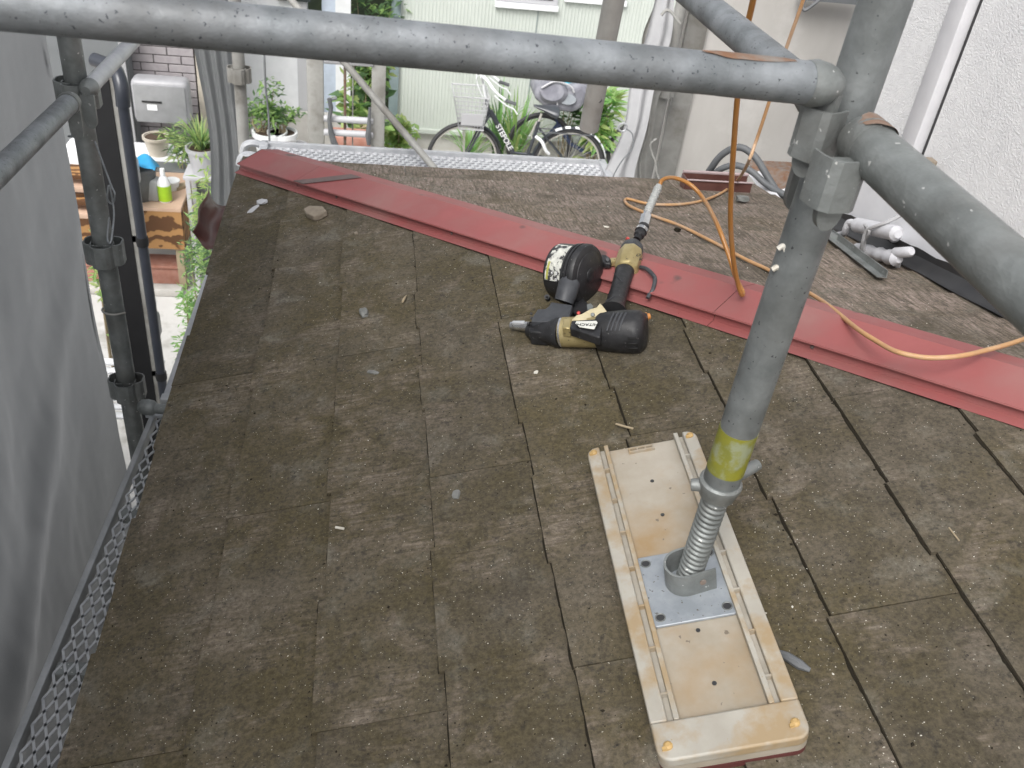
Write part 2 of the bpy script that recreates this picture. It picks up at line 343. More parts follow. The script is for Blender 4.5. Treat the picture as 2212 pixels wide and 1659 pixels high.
# sheathing below the slates: two slopes, meeting at the hip
def hipY(X): return HC.y - 1.21 * (X - HC.x)
def zn(X): return EZ + (X - EX) * TAN
def zf(Y): return HC.z - (Y - HC.y) * FT
mb = MB()
Yc = hipY(EX)
T_ = 0.03
pl_ = [(EX + .01, -0.9), (WALLX, -0.9), (WALLX, hipY(WALLX)), (EX + .01, Yc)]
mb.prism([Vector((x, y, zn(x) - 0.008)) for x, y in pl_], (0, 0, -T_))
pf_ = [(WALLX, hipY(WALLX) + .003), (WALLX, FARY - .01), (XK + .012, FARY - .01)]
mb.prism([Vector((x, y, zf(y) - 0.008)) for x, y in pf_], (0, 0, -T_))
mb.build('sheathing', M_darkchip, roof, smooth=False)
c_ = 1 / math.hypot(1, TAN)
EXPO = 0.182
joint0 = {0: 1.69, 1: 1.228, 2: 1.67, 3: 1.228, 4: 1.69, 5: 1.23, 6: 1.69 - .91 * 0, 7: 1.22, 8: 1.68, 9: 1.23}
def slate_profile(L, rng_):
    """butt edge of one slate: list of (u, dv) steps as in the random-butt pattern"""
    segs = []; u = 0.0; lv = rng_.choice((0, 1))
    while u < L - 1e-6:
        w_ = rng_.choice((0.15, 0.2, 0.24, 0.3)); 
        if L - u - w_ < 0.12: w_ = L - u
        segs.append((u, min(L, u + w_), lv * 0.007 + rng_.uniform(-.001, .001), rng_.uniform(-.0015, .0015))); u += w_; lv = 1 - lv
    return segs
rs = random.Random(11)
def make_slate(i, u0, u1, place, clipf, m_):
    segs = slate_profile(u1 - u0, rs)
    v0 = i * EXPO
    if place is P_near and i > 0: shade_line(i, u0, u1, segs)
    low = []
    for a, b, dv, sk in segs:
        low.append((u0 + a, v0 + dv)); low.append((u0 + b - 0.0006, v0 + dv + sk))
    poly = low + [(u1, v0 + EXPO + 0.055), (u0, v0 + EXPO + 0.055)]
    poly = clipf(poly)
    if len(poly) < 3: return
    area = sum(p[0] * q[1] - q[0] * p[1] for p, q in zip(poly, poly[1:] + poly[:1])) / 2
    if abs(area) < 0.0008: return
    lift = rs.uniform(0, .0005)
    def h(v): return 0.0140 + lift - 0.0095 * min(1.2, (v - v0) / (EXPO + 0.05))
    top = [place(u, v, h(v)) for u, v in poly]; bot = [place(u, v, h(v) - 0.0066) for u, v in poly]
    b = MB(); A = [b.bm.verts.new(p) for p in top]; B = [b.bm.verts.new(p) for p in bot]; n = len(A)
    b.bm.faces.new(A); b.bm.faces.new(B[::-1])
    for k in range(n): b.bm.faces.new((A[k], A[(k + 1) % n], B[(k + 1) % n], B[k]))
    b.build('slate', m_, roof, smooth=False)
shade_bm = bmesh.new()  # dark ribbons along the butts paint the shade under each slate edge
def shade_line(i, u0, u1, segs):
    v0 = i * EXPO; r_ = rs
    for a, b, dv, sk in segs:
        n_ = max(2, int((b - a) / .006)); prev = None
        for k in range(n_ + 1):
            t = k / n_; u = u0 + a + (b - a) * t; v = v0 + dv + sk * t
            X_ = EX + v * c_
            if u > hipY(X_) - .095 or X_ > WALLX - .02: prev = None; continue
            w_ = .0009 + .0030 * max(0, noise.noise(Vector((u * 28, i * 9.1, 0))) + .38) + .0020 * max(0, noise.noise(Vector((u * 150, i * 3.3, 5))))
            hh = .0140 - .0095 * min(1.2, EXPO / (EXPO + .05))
            q_ = [shade_bm.verts.new(P_near(u, v + .0016, hh + .0030)), shade_bm.verts.new(P_near(u, v - w_ * .5, hh + .0021)), shade_bm.verts.new(P_near(u, v - w_, hh + .0002))]
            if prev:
                for z_ in (0, 1): shade_bm.faces.new((prev[z_], prev[z_ + 1], q_[z_ + 1], q_[z_]))
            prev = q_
# near slope: clip at the hip (Y <= hipY(X))  with X = EX + v*c
def clip_near(poly):
    p = clip2(poly, 1.0, 1.21 * c_, HC.y + 1.21 * HC.x - 1.21 * EX - 0.012)
    return clip2(p, 0.0, c_, WALLX - EX)
for i in range(0, 10):
    y0 = joint0[i] if i in joint0 else 1.69
    k0 = -3
    for k in range(k0, 4):
        a = y0 + k * 0.91 + rs.uniform(-.0004, .0004); bnd = a + 0.9088
        if bnd < -0.6: continue
        make_slate(i, a, bnd, P_near, clip_near, M_slate)
me_ = bpy.data.meshes.new('butt_shade_line'); shade_bm.to_mesh(me_); shade_bm.free(); me_.materials.append(M_darkchip)
o_ = bpy.data.objects.new('butt_shade_line', me_); COL.objects.link(o_); o_.parent = roof; o_.matrix_parent_inverse = Matrix.Translation(-roof.location); o_['kind'] = 'stuff'
# far slope: u = world X, v = metres up from the far eave
cf = 1 / math.hypot(1, FT)
def P_far(u, v, h): 
    Y = FARY - v * cf; return Vector((u, Y, zf(Y))) + FNRM * h
def clip_far(poly):   # keep Y >= hipY(X):  1.21*X + Y >= K  ->  -1.21 u + v*cf <= FARY - K
    K = HC.y + 1.21 * HC.x
    p = clip2(poly, -1.21, cf, FARY - K - 0.012)
    p = clip2(p, 1.0, 0.0, WALLX)
    return clip2(p, -1.0, 0.0, -EX)
for i in range(0, 14):
    off = 0.455 * (i % 2)
    for k in range(-2, 3):
        a = 0.12 + off + k * 0.91
        make_slate(i, a, a + 0.9085, P_far, clip_far, M_slate_far)
# hip cap -----------------------------------------------------------------
hip = empty('hip_cap', HC, 'faded red sheet metal cap running along the roof hip', 'hip cap')
hl = HD.normalized()
def hcap(t, prof_i, lift=0.0):
    """profile across the hip: near flange, near riser, near face, crest, far face, far riser"""
    C = HC + HD * t
    nz = [(-0.104, 0.004), (-0.083, 0.0050), (-0.081, 0.024), (-0.0925, 0.0265), (-0.0915, 0.0295), (0.0, 0.037), (0.066, 0.032), (0.072, 0.028), (0.0725, 0.005), (0.082, 0.004)]
    n_, h_ = nz[prof_i]
    base = (0.2125 * n_) if n_ < 0 else (-0.145 * n_)
    lf = (lift + 0.011) if prof_i not in (0, 1, 8, 9) else lift * .5 + 0.011
    wob = 0.0003 * math.sin(t * 7)
    return C + HN * n_ + Vector((0, 0, base + h_ + lf + (wob if prof_i in (4, 5, 6) else 0)))
tC = (Yc - HC.y) / -1.21; tE = WALLX - HC.x
t0 = -1.105; 
def capseg(ta, tb, lift):
    b = MB(); N = max(4, int((tb - ta) / 0.04))
    rows = [[b.bm.verts.new(hcap(ta + (tb - ta) * i / N, k, lift)) for k in range(10)] for i in range(N + 1)]
    for A, B in zip(rows, rows[1:]):
        for k in range(9): b.bm.faces.new((A[k], A[k + 1], B[k + 1], B[k]))
    o = b.build('cap_sheet', M_red, hip, smooth=False)
    md = o.modifiers.new('thickness', 'SOLIDIFY'); md.thickness = 0.0004; md.offset = 1
    return o
capseg(-1.035, -0.841, 0.0); capseg(-0.8402, 0.0655, 0.0); capseg(0.0663, tE, 0.0)
# folded end of the cap
b = MB(); b.prism([hcap(-1.035, k, .0010) for k in (0, 1, 2, 3, 4, 5, 6, 7, 8, 9)], -HD.normalized() * 0.002); b.build('end_fold', M_redstripe, hip, smooth=False)
# grey worn film lying across the cap
b = MB()
for (ta, tb) in ((-0.845, -0.812),):
    rows = []
    for i in range(5):
        t = ta + (tb - ta) * i / 4
        rows.append([b.bm.verts.new(hcap(t + 0.10 * (k_ / 2.0), k2, 0.0028) ) for k_, k2 in ((0, 3), (.1, 4), (2, 5))])
    for A, B in zip(rows, rows[1:]):
        for k in range(2): b.bm.faces.new((A[k], A[k + 1], B[k + 1], B[k]))
b.build('sealant_film', M_redstripe, hip, smooth=False)
for t in (-0.72, -0.42, -0.12, 0.2, 0.5):      # rivets along the near riser
    p = (hcap(t, 1) + hcap(t, 2)) / 2
    b = MB(); b.lathe(p + HN * 0.0, p - HN * 0.003, [(0, .0042), (.6, .004), (1, .002)], n=8); b.build('rivet', M_redstripe, hip)

# gutter below the near eave corner and gutter stub beyond the far slope
g = empty('eave_gutter_end', (-0.47, 2.55, -1.33), 'broken end of a maroon rain gutter hanging off the left eave', 'gutter')
b = MB()
def gut(u, v):
    a = math.pi * (1.02 * v); y0_, y1_ = atz(470, 520, -1.30).y, atz(500, 425, -1.30).y; y = y0_ + (y1_ - y0_) * u
    return Vector((-0.458 - 0.040 * math.cos(a) + 0.006 * math.sin(u * 9), y + (0.05 * v + .02 * math.sin(v * 9)) * (1 - u), -1.275 - 0.060 * math.sin(a)))
b.grid(gut, 10, 12); o = b.build('trough', M_maroon, g); md = o.modifiers.new('thickness', 'SOLIDIFY'); md.thickness = 0.002
y0_ = atz(470, 520, -1.30).y; b = MB(); b.tube([(-0.40, y0_, -1.29), (-0.44, y0_ - .02, -1.335), (-0.47, y0_ - .03, -1.35)], 0.003, 6); b.build('bracket', M_galv_dull, g)

g = empty('maroon_gutter', (1.15, 3.05, -1.27), 'dark maroon square gutter at the far eave before the grey wall', 'gutter')
gl, gr = aty(1486, 384, 2.80), aty(1625, 396, 2.80); gm = (gl.x + gr.x) / 2; gw = gr.x - gl.x; gz = (gl.z + gr.z) / 2
b = MB()
b.box((gm, 2.800, gz - .028), (gw, 0.004, 0.050)); b.box((gm, 2.850, gz - .026), (gw, 0.004, 0.054)); b.box((gm, 2.825, gz - .050), (gw, 0.046, 0.004))
b.build('trough', M_maroon, g, smooth=False)
b = MB(); b.box((gm, 2.853, gz + .004), (gw + .005, 0.012, 0.009), bevel=.003); b.box((gm, 2.797, gz - .002), (gw + .005, 0.007, 0.005), bevel=.002); b.build('rim', mat('worn_pink_rim', (0.42, 0.33, 0.33), rough=0.5), g)
b = MB(); b.box((gl.x - .003, 2.825, gz - .026), (0.004, 0.05, 0.052)); b.build('end_cap', M_maroon, g, smooth=False)

g = empty('rusty_flashing', (1.6, 3.0, -1.35), 'rust stained white sheet metal flashing beside the house corner', 'flashing')
b = MB(); q = [aty(1618, 356, 3.35), aty(1752, 362, 3.35), aty(1760, 398, 3.15), aty(1655, 430, 3.15)]
b.prism(q, (0, 0.02, 0.012)); b.build('rusty_top', M_rust, g, smooth=False)
b = MB(); q = [aty(1655, 431, 3.13), aty(1760, 399, 3.13), aty(1770, 470, 2.9), aty(1706, 478, 2.9)]
b.prism(q, (0, 0.02, 0.012)); b.build('white_sheet', M_white, g, smooth=False)
b = MB(); q = [aty(1618, 378, 3.10), aty(1632, 376, 3.10), aty(1708, 474, 2.62), aty(1694, 480, 2.62)]
b.prism(q, (0.012, 0.0, 0.012)); b.build('upstand', M_white, g, smooth=False)

# ================================================================ RIGHT HOUSE WALL
wall = empty('white_house', (WALLX, 1.0, GZ), 'white rendered house wall rising at the right edge of the roof', 'house')
b = MB(); HY = 2.49
b.box((WALLX + 2.5 + .012, (HY - 5) / 2, -1.2), (5.0, HY + 5, 5.0)); b.build('wall', M_white, wall, smooth=False)
JY = 2.045
b = MB()  # stucco field right of the joint (towards the camera), 8 mm proud of the lower smooth band
b.box((WALLX + .004, (JY - .012 - 3) / 2, 0.45), (0.016, JY - .012 + 3, 2.5)); b.build('stucco_panel', M_stucco, wall, smooth=False)
b = MB(); b.box((WALLX - .004, (HY + JY + .07) / 2, 0.45), (0.032, HY - JY - .07, 2.5)); b.build('stucco_panel', M_stucco, wall, smooth=False)
b = MB(); b.box((WALLX - .010, JY + .035, 0.45), (0.044, 0.068, 2.46), bevel=.006); b.build('corner_bead', M_white, wall)
b = MB(); b.box((WALLX + .002, JY - .006, 0.45), (0.012, 0.010, 2.5)); b.build('joint_seal', M_lead, wall, smooth=False)
# black flashing between slates and wall
fl = empty('black_flashing', (1.3, 1.5, -0.95), 'black roofing flashing strip between slates and white wall', 'flashing')
b = MB()
b.grid(lambda u, v: Vector((1.330 + 0.025 * v + 0.003 * math.sin(u * 40) * (1 - v), 0.55 + u * 1.93, zf(0.55 + u * 1.93) + 0.0165 + 0.03 * v * v)) if (0.55 + u * 1.93) > hipY(1.30) else
       Vector((1.330 + 0.025 * v, 0.55 + u * 1.93, zn(1.33 + .025 * v) + 0.03)), 50, 5)
b.build('base_flange', M_lead, fl)
b = MB()
b.grid(lambda u, v: Vector((1.3565 - 0.004 * v, 0.78 + u * 1.70, zf(0.78 + u * 1.70) + 0.030 + (0.034 + 0.006 * noise.noise(Vector((u * 25, 0, 0)))) * v)), 60, 2)
b.build('upstand', M_lead, fl)
tr = empty('aluminium_trim', near(1850, 550), 'loose grey metal angle strip lying on the slates beside the wall', 'metal strip')
a, c = far(1788, 507, .022), far(1905, 598, .022)
dd = (c - a).normalized(); sdv = dd.cross(FNRM).normalized()
b = MB(); b.prism([a + sdv * s_ + FNRM * t_ for s_, t_ in ((-.012, -.002), (.012, -.002), (.012, .0), (-.009, .0), (-.009, .016), (-.012, .016))], c - a); b.build('strip', M_galv_dull, tr, smooth=False)
a2, c2 = far(1765, 487, .024), far(1800, 515, .024)
b = MB(); b.prism([a2 + sdv * s_ + FNRM * t_ for s_, t_ in ((-.010, -.002), (.010, -.002), (.010, .010), (-.010, .010))], c2 - a2); b.build('overlap_strip', M_galv_dull, tr, smooth=False)
st = empty('white_trim_strip', atx(2090, 660, 1.35), 'thin white metal trim along the foot of the house wall', 'trim')
a, c = atx(1985, 606, 1.345), atx(2330, 800, 1.345); up_ = Vector((0, 0, 1))
b = MB(); b.prism([a, a + up_ * .012, a + up_ * .012 + Vector((.006, 0, 0)), a + Vector((.006, 0, 0))], c - a); b.build('lower_strip', M_light_galv, st, smooth=False)
b = MB(); b.prism([a + up_ * .017, a + up_ * .021, a + up_ * .021 + Vector((.008, 0, 0)), a + up_ * .017 + Vector((.008, 0, 0))], c - a); b.build('upper_lip', M_lead, st, smooth=False)
# small pipes and wires on the wall
M_pw = mat('painted_pipe_white', (.55, .55, .575), (.48, .48, .50), rough=.5, scale=30, bump=.3)
def wp(x, y, off=0.05): return atx(x, y, WALLX - off)
pz = empty('overflow_pipe', wp(1880, 488, 0.0), 'upper white painted pipe stub poking from the house wall', 'pipe', 'white pipe stubs on the house wall')
b = MB(); b.tube([wp(1852, 486, .085), wp(1915, 499, .085), wp(1936, 504, .083), wp(1941, 505.2, .083)], [0.0195, .0195, .0190, .011], 14); b.build('barrel', M_pw, pz)
b = MB(); b.tube(spline([wp(1856, 487, .085), wp(1836, 480, .09), wp(1828, 492, .09), wp(1822, 505, .08), wp(1800, 508, .06), wp(1778, 500, .03)], 6), 0.009, 10); b.build('bent_tail', M_pw, pz)
b = MB(); b.tube([wp(1932, 508, .08), wp(1932, 514, .0)], 0.014, 10); b.build('stem', M_white, pz)
py = empty('wrapped_pipe', wp(1900, 545, 0.0), 'lower white pipe stub wrapped in ragged painted tape', 'pipe', 'white pipe stubs on the house wall')
rp = random.Random(3)
pts = [wp(1852 + i * 7.0, 537 + i * 1.8, .07) for i in range(14)]
b = MB(); b.tube(pts, [0.017 + rp.uniform(-.003, .003) for _ in pts[:-1]] + [.009], 12); b.build('tape_wrap', M_pw, py)
b = MB(); b.tube([wp(1935, 546, .07), wp(1966, 544, .07), wp(1970, 543.8, .07)], [0.0135, .0132, .008], 12); b.build('barrel', M_pw, py)
b = MB(); b.tube(spline([wp(1940, 556, .06), wp(1938, 575, .04), wp(1932, 583, .02)], 4), 0.008, 6); b.build('loose_tape', M_white, py)
pw = empty('tie_wire', wp(1890, 480, 0.0), 'grey wrapped wire looped over the white pipe stubs', 'wire')
b = MB(); b.tube(spline([wp(1948, 464, .05), wp(1920, 478, .09), wp(1893, 488, .11), wp(1872, 498, .115), wp(1864, 520, .11), wp(1858, 545, .095)], 6), 0.0045, 7); b.build('strand', M_sheet2, pw)
b = MB(); b.tube(spline([wp(1868, 486, .10), wp(1878, 500, .115), wp(1868, 520, .10), wp(1866, 540, .09)], 5), 0.004, 6); b.build('strand', M_sheet2, pw)
jt = tag(MB().box(atx(2010, 350, WALLX - .03), (0.02, 0.03, 0.016), bevel=.004).build('paint_drip_clump', M_stone), 'small crusty paint clump at the foot of the wall joint', 'paint clump')

# ================================================================ FAR GREY WALL
bw = empty('mortar_wall', (2.2, 3.9, GZ), 'pale grey mortar wall behind the far right roof corner', 'wall')
b = MB(); b.box((2.36, 4.0, -1.5), (2.10, 0.16, 4.4)); b.build('wall_face', M_beige, bw, smooth=False)
b = MB(); b.box((1.36, 3.905, -1.5), (0.09, 0.02, 4.4)); b.build('edge_strip', M_galv_old, bw, smooth=False)
tag(MB().tube(spline([atd(1742, -12, 2.9), atd(1735, 10, 2.9), atd(1738, 22, 2.9), atd(1752, 14, 2.9), atd(1775, -4, 2.9)], 5), 0.005, 6).build('dangling_black_wire', M_cable), 'short black wire loop at the top of the grey wall', 'wire')
tag(MB().box(aty(1790, -6, 3.86), (0.26, 0.05, 0.03)).build('wall_ledge', M_dark, smooth=False), 'thin dark ledge at the very top of the mortar wall', 'ledge')

# ================================================================ SCAFFOLD
def pocket(b, c, out, h=0.058, r=0.030, th=0.0032, sc=1.0):
    """U shaped plate pocket: opens towards the post, bulges along out"""
    out = Vector(out).normalized(); sd_ = Vector((0, 0, 1)).cross(out)
    prof = [(-.012, .028), (.008, .027), (.021, .0225), (.028, .013), (.028, -.013), (.021, -.0225), (.008, -.027), (-.012, -.028)]
    prof = [(o_ * sc, s_ * sc) for o_, s_ in prof]
    pin = [(o_ - th if o_ > .0 else o_, s_ * (1 - th / .029)) for o_, s_ in prof]
    P = [c + out * o_ + sd_ * s_ for o_, s_ in prof] + [c + out * o_ + sd_ * s_ for o_, s_ in pin[::-1]]
    b.prism(P, (0, 0, h))
def wedge(b, c, out, top, bot, w0=0.0145):
    out = Vector(out).normalized(); sd_ = Vector((0, 0, 1)).cross(out)
    N = 10; poly = [(-w0, top), (w0, top), (w0 * .92, bot + .018)] + [(w0 * .9 * math.cos(a), bot + .018 - .018 * math.sin(a)) for a in [math.pi * k / N for k in range(1, N)]] + [(-w0 * .92, bot + .018)]
    b.prism([c + sd_ * x + Vector((0, 0, z)) for x, z in poly], out * 0.009)
PB = near(1484, 1256, 0.042); PT = ray(1913, 0) * 0.985
pd = (PT - PB).normalized()
def post_at(z): return PB + pd * ((z - PB.z) / pd.z)
post = empty('main_scaffold_post', PB, 'large near galvanised scaffold post with yellow tape band standing on the cream block', 'scaffold post')
zc = None
def post_px(y):   # height of the axis where it is seen at row y
    lo, hi = PB.z, 0.3
    for _ in range(50):
        mdl = (lo + hi) / 2; p = post_at(mdl); yy = CY + FPX * p.dot(DOWN) / p.dot(FWD)
        if yy > y: lo = mdl
        else: hi = mdl
    return lo
z_collar = post_px(1048); z_yb = post_px(1012); z_yt = post_px(925)
b = MB(); pts = [post_at(z_collar + .004), post_at(z_yb - .002), post_at(0.0), post_at(1.2)]
b.tube(pts, 0.0243, 36); b.build('tube', M_post, post)
b = MB(); b.tube([post_at(z_yb), post_at(z_yt)], 0.02475, 36, cap=True); b.build('yellow_tape', M_yellow, post)
b = MB()   # threaded jack screw
N = 460; turns = 21; z0_, z1_ = PB.z + .004, z_collar
u_ = pd.orthogonal().normalized(); v_ = pd.cross(u_); prev = None
nseg = 24; rows = turns * 8
for i in range(rows + 1):
    ring = []
    for k in range(nseg):
        ph = (i / 8 + k / nseg) % 1.0
        r_ = 0.0184 - 0.0034 * (0.5 + 0.5 * math.cos(ph * math.tau)) ** 1.5
        ring.append(b.bm.verts.new(PB + pd * ((z1_ - PB.z) / pd.z) * (i / rows) + (u_ * math.cos(k * math.tau / nseg) + v_ * math.sin(k * math.tau / nseg)) * r_))
    if prev:
        for k in range(nseg): b.bm.faces.new((prev[k], prev[(k + 1) % nseg], ring[(k + 1) % nseg], ring[k]))
    prev = ring
b.build('jack_screw', M_galv_dull, post, ang=1.2)
pc = post_at(z_collar)
b = MB(); b.lathe(pc - pd * .020, pc + pd * .010, [(0, .0195), (.1, .0235), (.55, .0262), (.75, .0285), (.9, .0285), (1, .0262)], n=28); b.build('jack_nut', M_galv_dull, post)
for (x, y), s_ in (((1492, 1047), 1), ((1637, 1003), -1)):
    e_ = ray(x, y) * (pc.length * (1.0 if s_ > 0 else 1.03))
    b = MB(); base_ = pc + (e_ - pc).normalized() * .02
    b.tube([base_, base_ + (e_ - base_) * .85, e_], [0.009, 0.0085, 0.0075], 12); b.build('handle', M_galv_dull, post)
hp = ray(1617, 893) * (post_at(z_yt).length - .0235)
b = MB(); b.lathe(hp, hp - ray(1617, 893) * .0015, [(0, .0042), (1, .0042)], n=12); b.build('pin_hole', M_lead, post)
# pockets on the post
oA = Vector((-.80, -.60, 0)); oD = Vector((.10, -1, 0)).normalized()
pA = ray(1724, 346) * 0.957; pA = pA - oA * .022
pD = ray(1811, 462) * 0.925; pD = pD - oD * .024
b = MB(); pocket(b, pA, oA, h=.050, sc=.74); b.build('pocket', M_galv_dull, post)
b = MB(); pocket(b, pD, oD, h=.050, sc=.84); b.build('pocket', M_galv_dull, post)
# paint drips stuck on the post
for x, y in ((1680, 538), (1668, 583)):
    p = ray(x, y) * (post_at(post_px(y)).length - .018)
    b = MB(); b.tube(spline([p, p + Vector((.006, 0, .004)), p + Vector((.010, -.002, -.005)), p + Vector((.011, -.002, -.013))], 4), [0.003] * 13, 6); b.build('paint_drip', M_chip, post)
def skin_patch(p0, d_, l0, l1, r_, a0, a1, nm, m_, par, seed):
    d_ = Vector(d_).normalized(); sx = d_.cross(Vector((0, 0, 1))).normalized(); uz = sx.cross(d_)
    def f(u, v):
        k = 1 + .5 * noise.noise(Vector((u * 5, seed, 1))); a = math.radians((a0 + a1) / 2 + (v - .5) * (a1 - a0) * k * math.sin(math.pi * min(1, max(.04, u))) ** .5)
        return Vector(p0) + d_ * (l0 + (l1 - l0) * u) + (uz * math.cos(a) + sx * math.sin(a)) * r_
    b_ = MB(); b_.grid(f, 20, 10); return b_.build(nm, m_, par, ang=3)
def rail(name, a, b_, r, label, m_=M_galv, ends=(True, False), out=None, wdrop=0.135, group=None, wat=None):
    a = Vector(a); b_ = Vector(b_); d_ = (b_ - a).normalized()
    e = empty(name, a, label, 'scaffold pipe', group)
    mbb = MB(); mbb.tube([a, b_], r, 32); mbb.build('tube', m_, e)
    for f_, p, dd_ in ((ends[0], a, -d_), (ends[1], b_, d_)):
        if not f_: continue
        q_ = MB(); q_.lathe(p - dd_ * .012, p + dd_ * .024, [(0, r + .0015), (.25, r + .003), (.6, r + .0005), (.8, r * .86), (1, r * .55)], n=28); q_.build('end_collar', M_galv_dull, e)
        q_ = MB(); o_ = Vector((dd_.x, dd_.y, 0)).normalized()
        if wat: wedge(q_, wat[0], wat[1], p.z - wat[0].z - .006, wat[2])
        else: wedge(q_, p + dd_ * .014, o_, -0.008, -wdrop)
        q_.build('wedge', M_galv_dull, e)
    return e
A1 = ray(1764, 181) * 0.945; A0 = ray(0, 10) * 0.825; A0 = A1 + (A0 - A1) * 1.5
ra = rail('cross_rail', A1, A0, 0.0187, 'thick horizontal pipe spanning the top of the picture to the main post', ends=(True, False), wat=(pA + oA * .010, -oA, -.020))
q_ = MB(); q_.lathe(A1 + (A0 - A1).normalized() * .10, A1 + (A0 - A1).normalized() * .0115, [(0, .0189), (.3, .0192), (1, .0197)], n=28); q_.build('end_sleeve', M_galv, ra)
skin_patch(A1, A0 - A1, .030, .125, .0199, -28, 14, 'rust_patch', M_rust, ra, 8)
D1 = Vector((0.462, 0.785, -0.283)); 
rail('near_side_rail', D1, (0.465, -0.9, -0.287), 0.0238, 'paint splashed pipe running from the main post to the lower right', m_=M_galv_dull, wat=(pD + oD * .012, -oD, -.024))
b = MB(); b.lathe(D1 + Vector((0, -.016, 0)), D1 + Vector((0, .016, .0)), [(0, .0242), (.3, .026), (.7, .026), (1, .022)], n=28); b.build('weld_ring', M_galv_dull, bpy.data.objects['near_side_rail'])
skin_patch(D1, (0, -1, 0), -.014, .020, .0264, -62, 34, 'rust_patch', M_rust, bpy.data.objects['near_side_rail'], 3)
skin_patch(D1, (0, -1, 0), .05, .09, .0240, 20, 50, 'rust_patch', M_rust, bpy.data.objects['near_side_rail'], 5) if False else None
rail('far_side_rail', (0.466, 0.915, -0.283), (0.425, 2.17, -0.283), 0.0195, 'pipe running back from the main post to the hanging post', wdrop=.12)
# hanging post
hpA = atd(1272, 278, 2.37)
hp_ = empty('hanging_post', hpA, 'scaffold post ending in mid air above the far slope, with a round hole', 'scaffold post')
htop = ray(1332, -30) * 2.22
htop = hpA + (htop - hpA) * 2.2
b = MB(); b.tube([hpA, htop], 0.0243, 28); b.build('tube', M_galv_old, hp_)
hx = ray(1295, 216) * (2.345 - .032); b = MB(); b.lathe(hx, hx + ray(1295, 216) * -.002, [(0, .0062), (1, .0062)], n=14); b.build('pin_hole', M_lead, hp_)

def ppost(name, x, y, X_, Y_, zb, zt, label, m_=M_galv_dull, group=None, couplers=(), lean=0.0):
    e = empty(name, (X_, Y_, zb), label, 'scaffold post', group)
    b = MB(); b.tube([(X_, Y_, zb), (X_ + lean * (zt - zb), Y_, zt)], 0.0243, 24); b.build('tube', m_, e)
    for z in couplers:
        cx = X_ + lean * (z - zb)
        for out in ((-1, 0, 0), (1, 0, 0), (0, -1, 0)):
            q_ = MB(); pocket(q_, Vector((cx, Y_, z)) + Vector(out) * .018, out); q_.build('pocket', m_, e)
    return e
LP = aty(262, 755, 2.16)
lp = ppost('side_scaffold_post', 0, 0, LP.x, 2.16, GZ, 0.6, 'galvanised post at the left edge beside the grey sheet', couplers=(-0.80, -1.20, -1.62))
fp = ppost('corner_scaffold_post', 0, 0, -0.515, 3.80, GZ, 0.6, 'weathered post behind the far left corner of the roof', m_=M_galv_old, couplers=(-1.27,))
rpX = atd(1407, 330, 4.3)
rp_ = ppost('rear_scaffold_post', 0, 0, rpX.x, rpX.y, GZ, 0.6, 'weathered post wrapped in string beside the far right sheet', m_=M_galv_old, couplers=(-1.22, -0.73))
# wires on the left post
for k, (pts_, lab) in enumerate((([(205, 305), (238, 395), (248, 420), (243, 440), (232, 430), (236, 400), (246, 455), (243, 500), (238, 525), (232, 515), (236, 470)], 'thin bent wire twisted round the left scaffold post'),)):
    e = tag(MB().tube(spline([atd(x, y, 2.24 - .01 * (i % 3)) for i, (x, y) in enumerate(pts_)], 5), 0.0022, 6).build('twisted_wire', M_galv), lab, 'wire')
# left guard rail in two lengths
z_r = -0.742
g1 = atx(-60, 428, -0.615); g2 = atx(150, 222, -0.615); 
rail('left_guard_rail', g2, g1, 0.0205, 'galvanised guard rail from the left edge to the side post', ends=(True, False), m_=M_galv, group='guard rails on the left', wdrop=.085)
g3 = aty(192, 190, 2.115); g4 = g3 + (Vector((-0.545, 3.76, -0.77)) - g3)
rail('left_guard_rail', g3, g4, 0.0175, 'bright guard rail running back from the side post over the alley', ends=(True, False), m_=M_light_galv, group='guard rails on the left', wdrop=.085)
# diagonal brace
dA = atd(940, 366, 3.55); dB = atd(738, 128, 3.85); dB = dB + (dB - dA) * 0.9
e = empty('diagonal_brace', dA, 'slim diagonal brace slanting down behind the cross rail to the walkway', 'scaffold brace'); b = MB(); b.tube([dA, dB], 0.0135, 16); b.build('tube', M_galv_old, e)
b = MB(); b.box(dA + Vector((0, 0, -.01)), (.03, .02, .03), bevel=.004); b.build('end_hook', M_galv_old, e)
# ---- scaffold walkways
def expanded(b, org, du, dv, U, V, lu, lv, w_, t_):
    """diamond mesh: org corner, unit vectors du, dv, sizes U, V, diamond lu x lv"""
    nz = du.cross(dv).normalized()
    nu = int(U / lu); nv = int(V / lv)
    def strand(p, q_):
        d_ = (q_ - p); s_ = d_.cross(nz).normalized() * (w_ / 2); h_ = nz * (t_ / 2)
        vs = [b.bm.verts.new(x) for x in (p - s_ - h_, p + s_ - h_, p + s_ + h_, p - s_ + h_, q_ - s_ - h_, q_ + s_ - h_, q_ + s_ + h_, q_ - s_ + h_)]
        for f_ in ((0, 1, 5, 4), (1, 2, 6, 5), (2, 3, 7, 6), (3, 0, 4, 7)): b.bm.faces.new([vs[i_] for i_ in f_])
    for i in range(nu):
        for j in range(nv):
            c0 = org + du * (i * lu) + dv * (j * lv)
            a_, c_2 = c0 + dv * lv / 2, c0 + du * lu / 2; d2 = c0 + du * lu + dv * lv / 2; e2 = c0 + du * lu / 2 + dv * lv
            strand(a_, c_2); strand(a_, e2); strand(c_2, d2); strand(e2, d2)
WZ = -1.63
w = empty('expanded_mesh_walkway', (-0.5, 1.5, WZ), 'long galvanised walkway of diamond mesh below the left eave', 'walkway')
lx0, lx1 = atz(2, 1659, WZ), atz(326, 893, WZ)
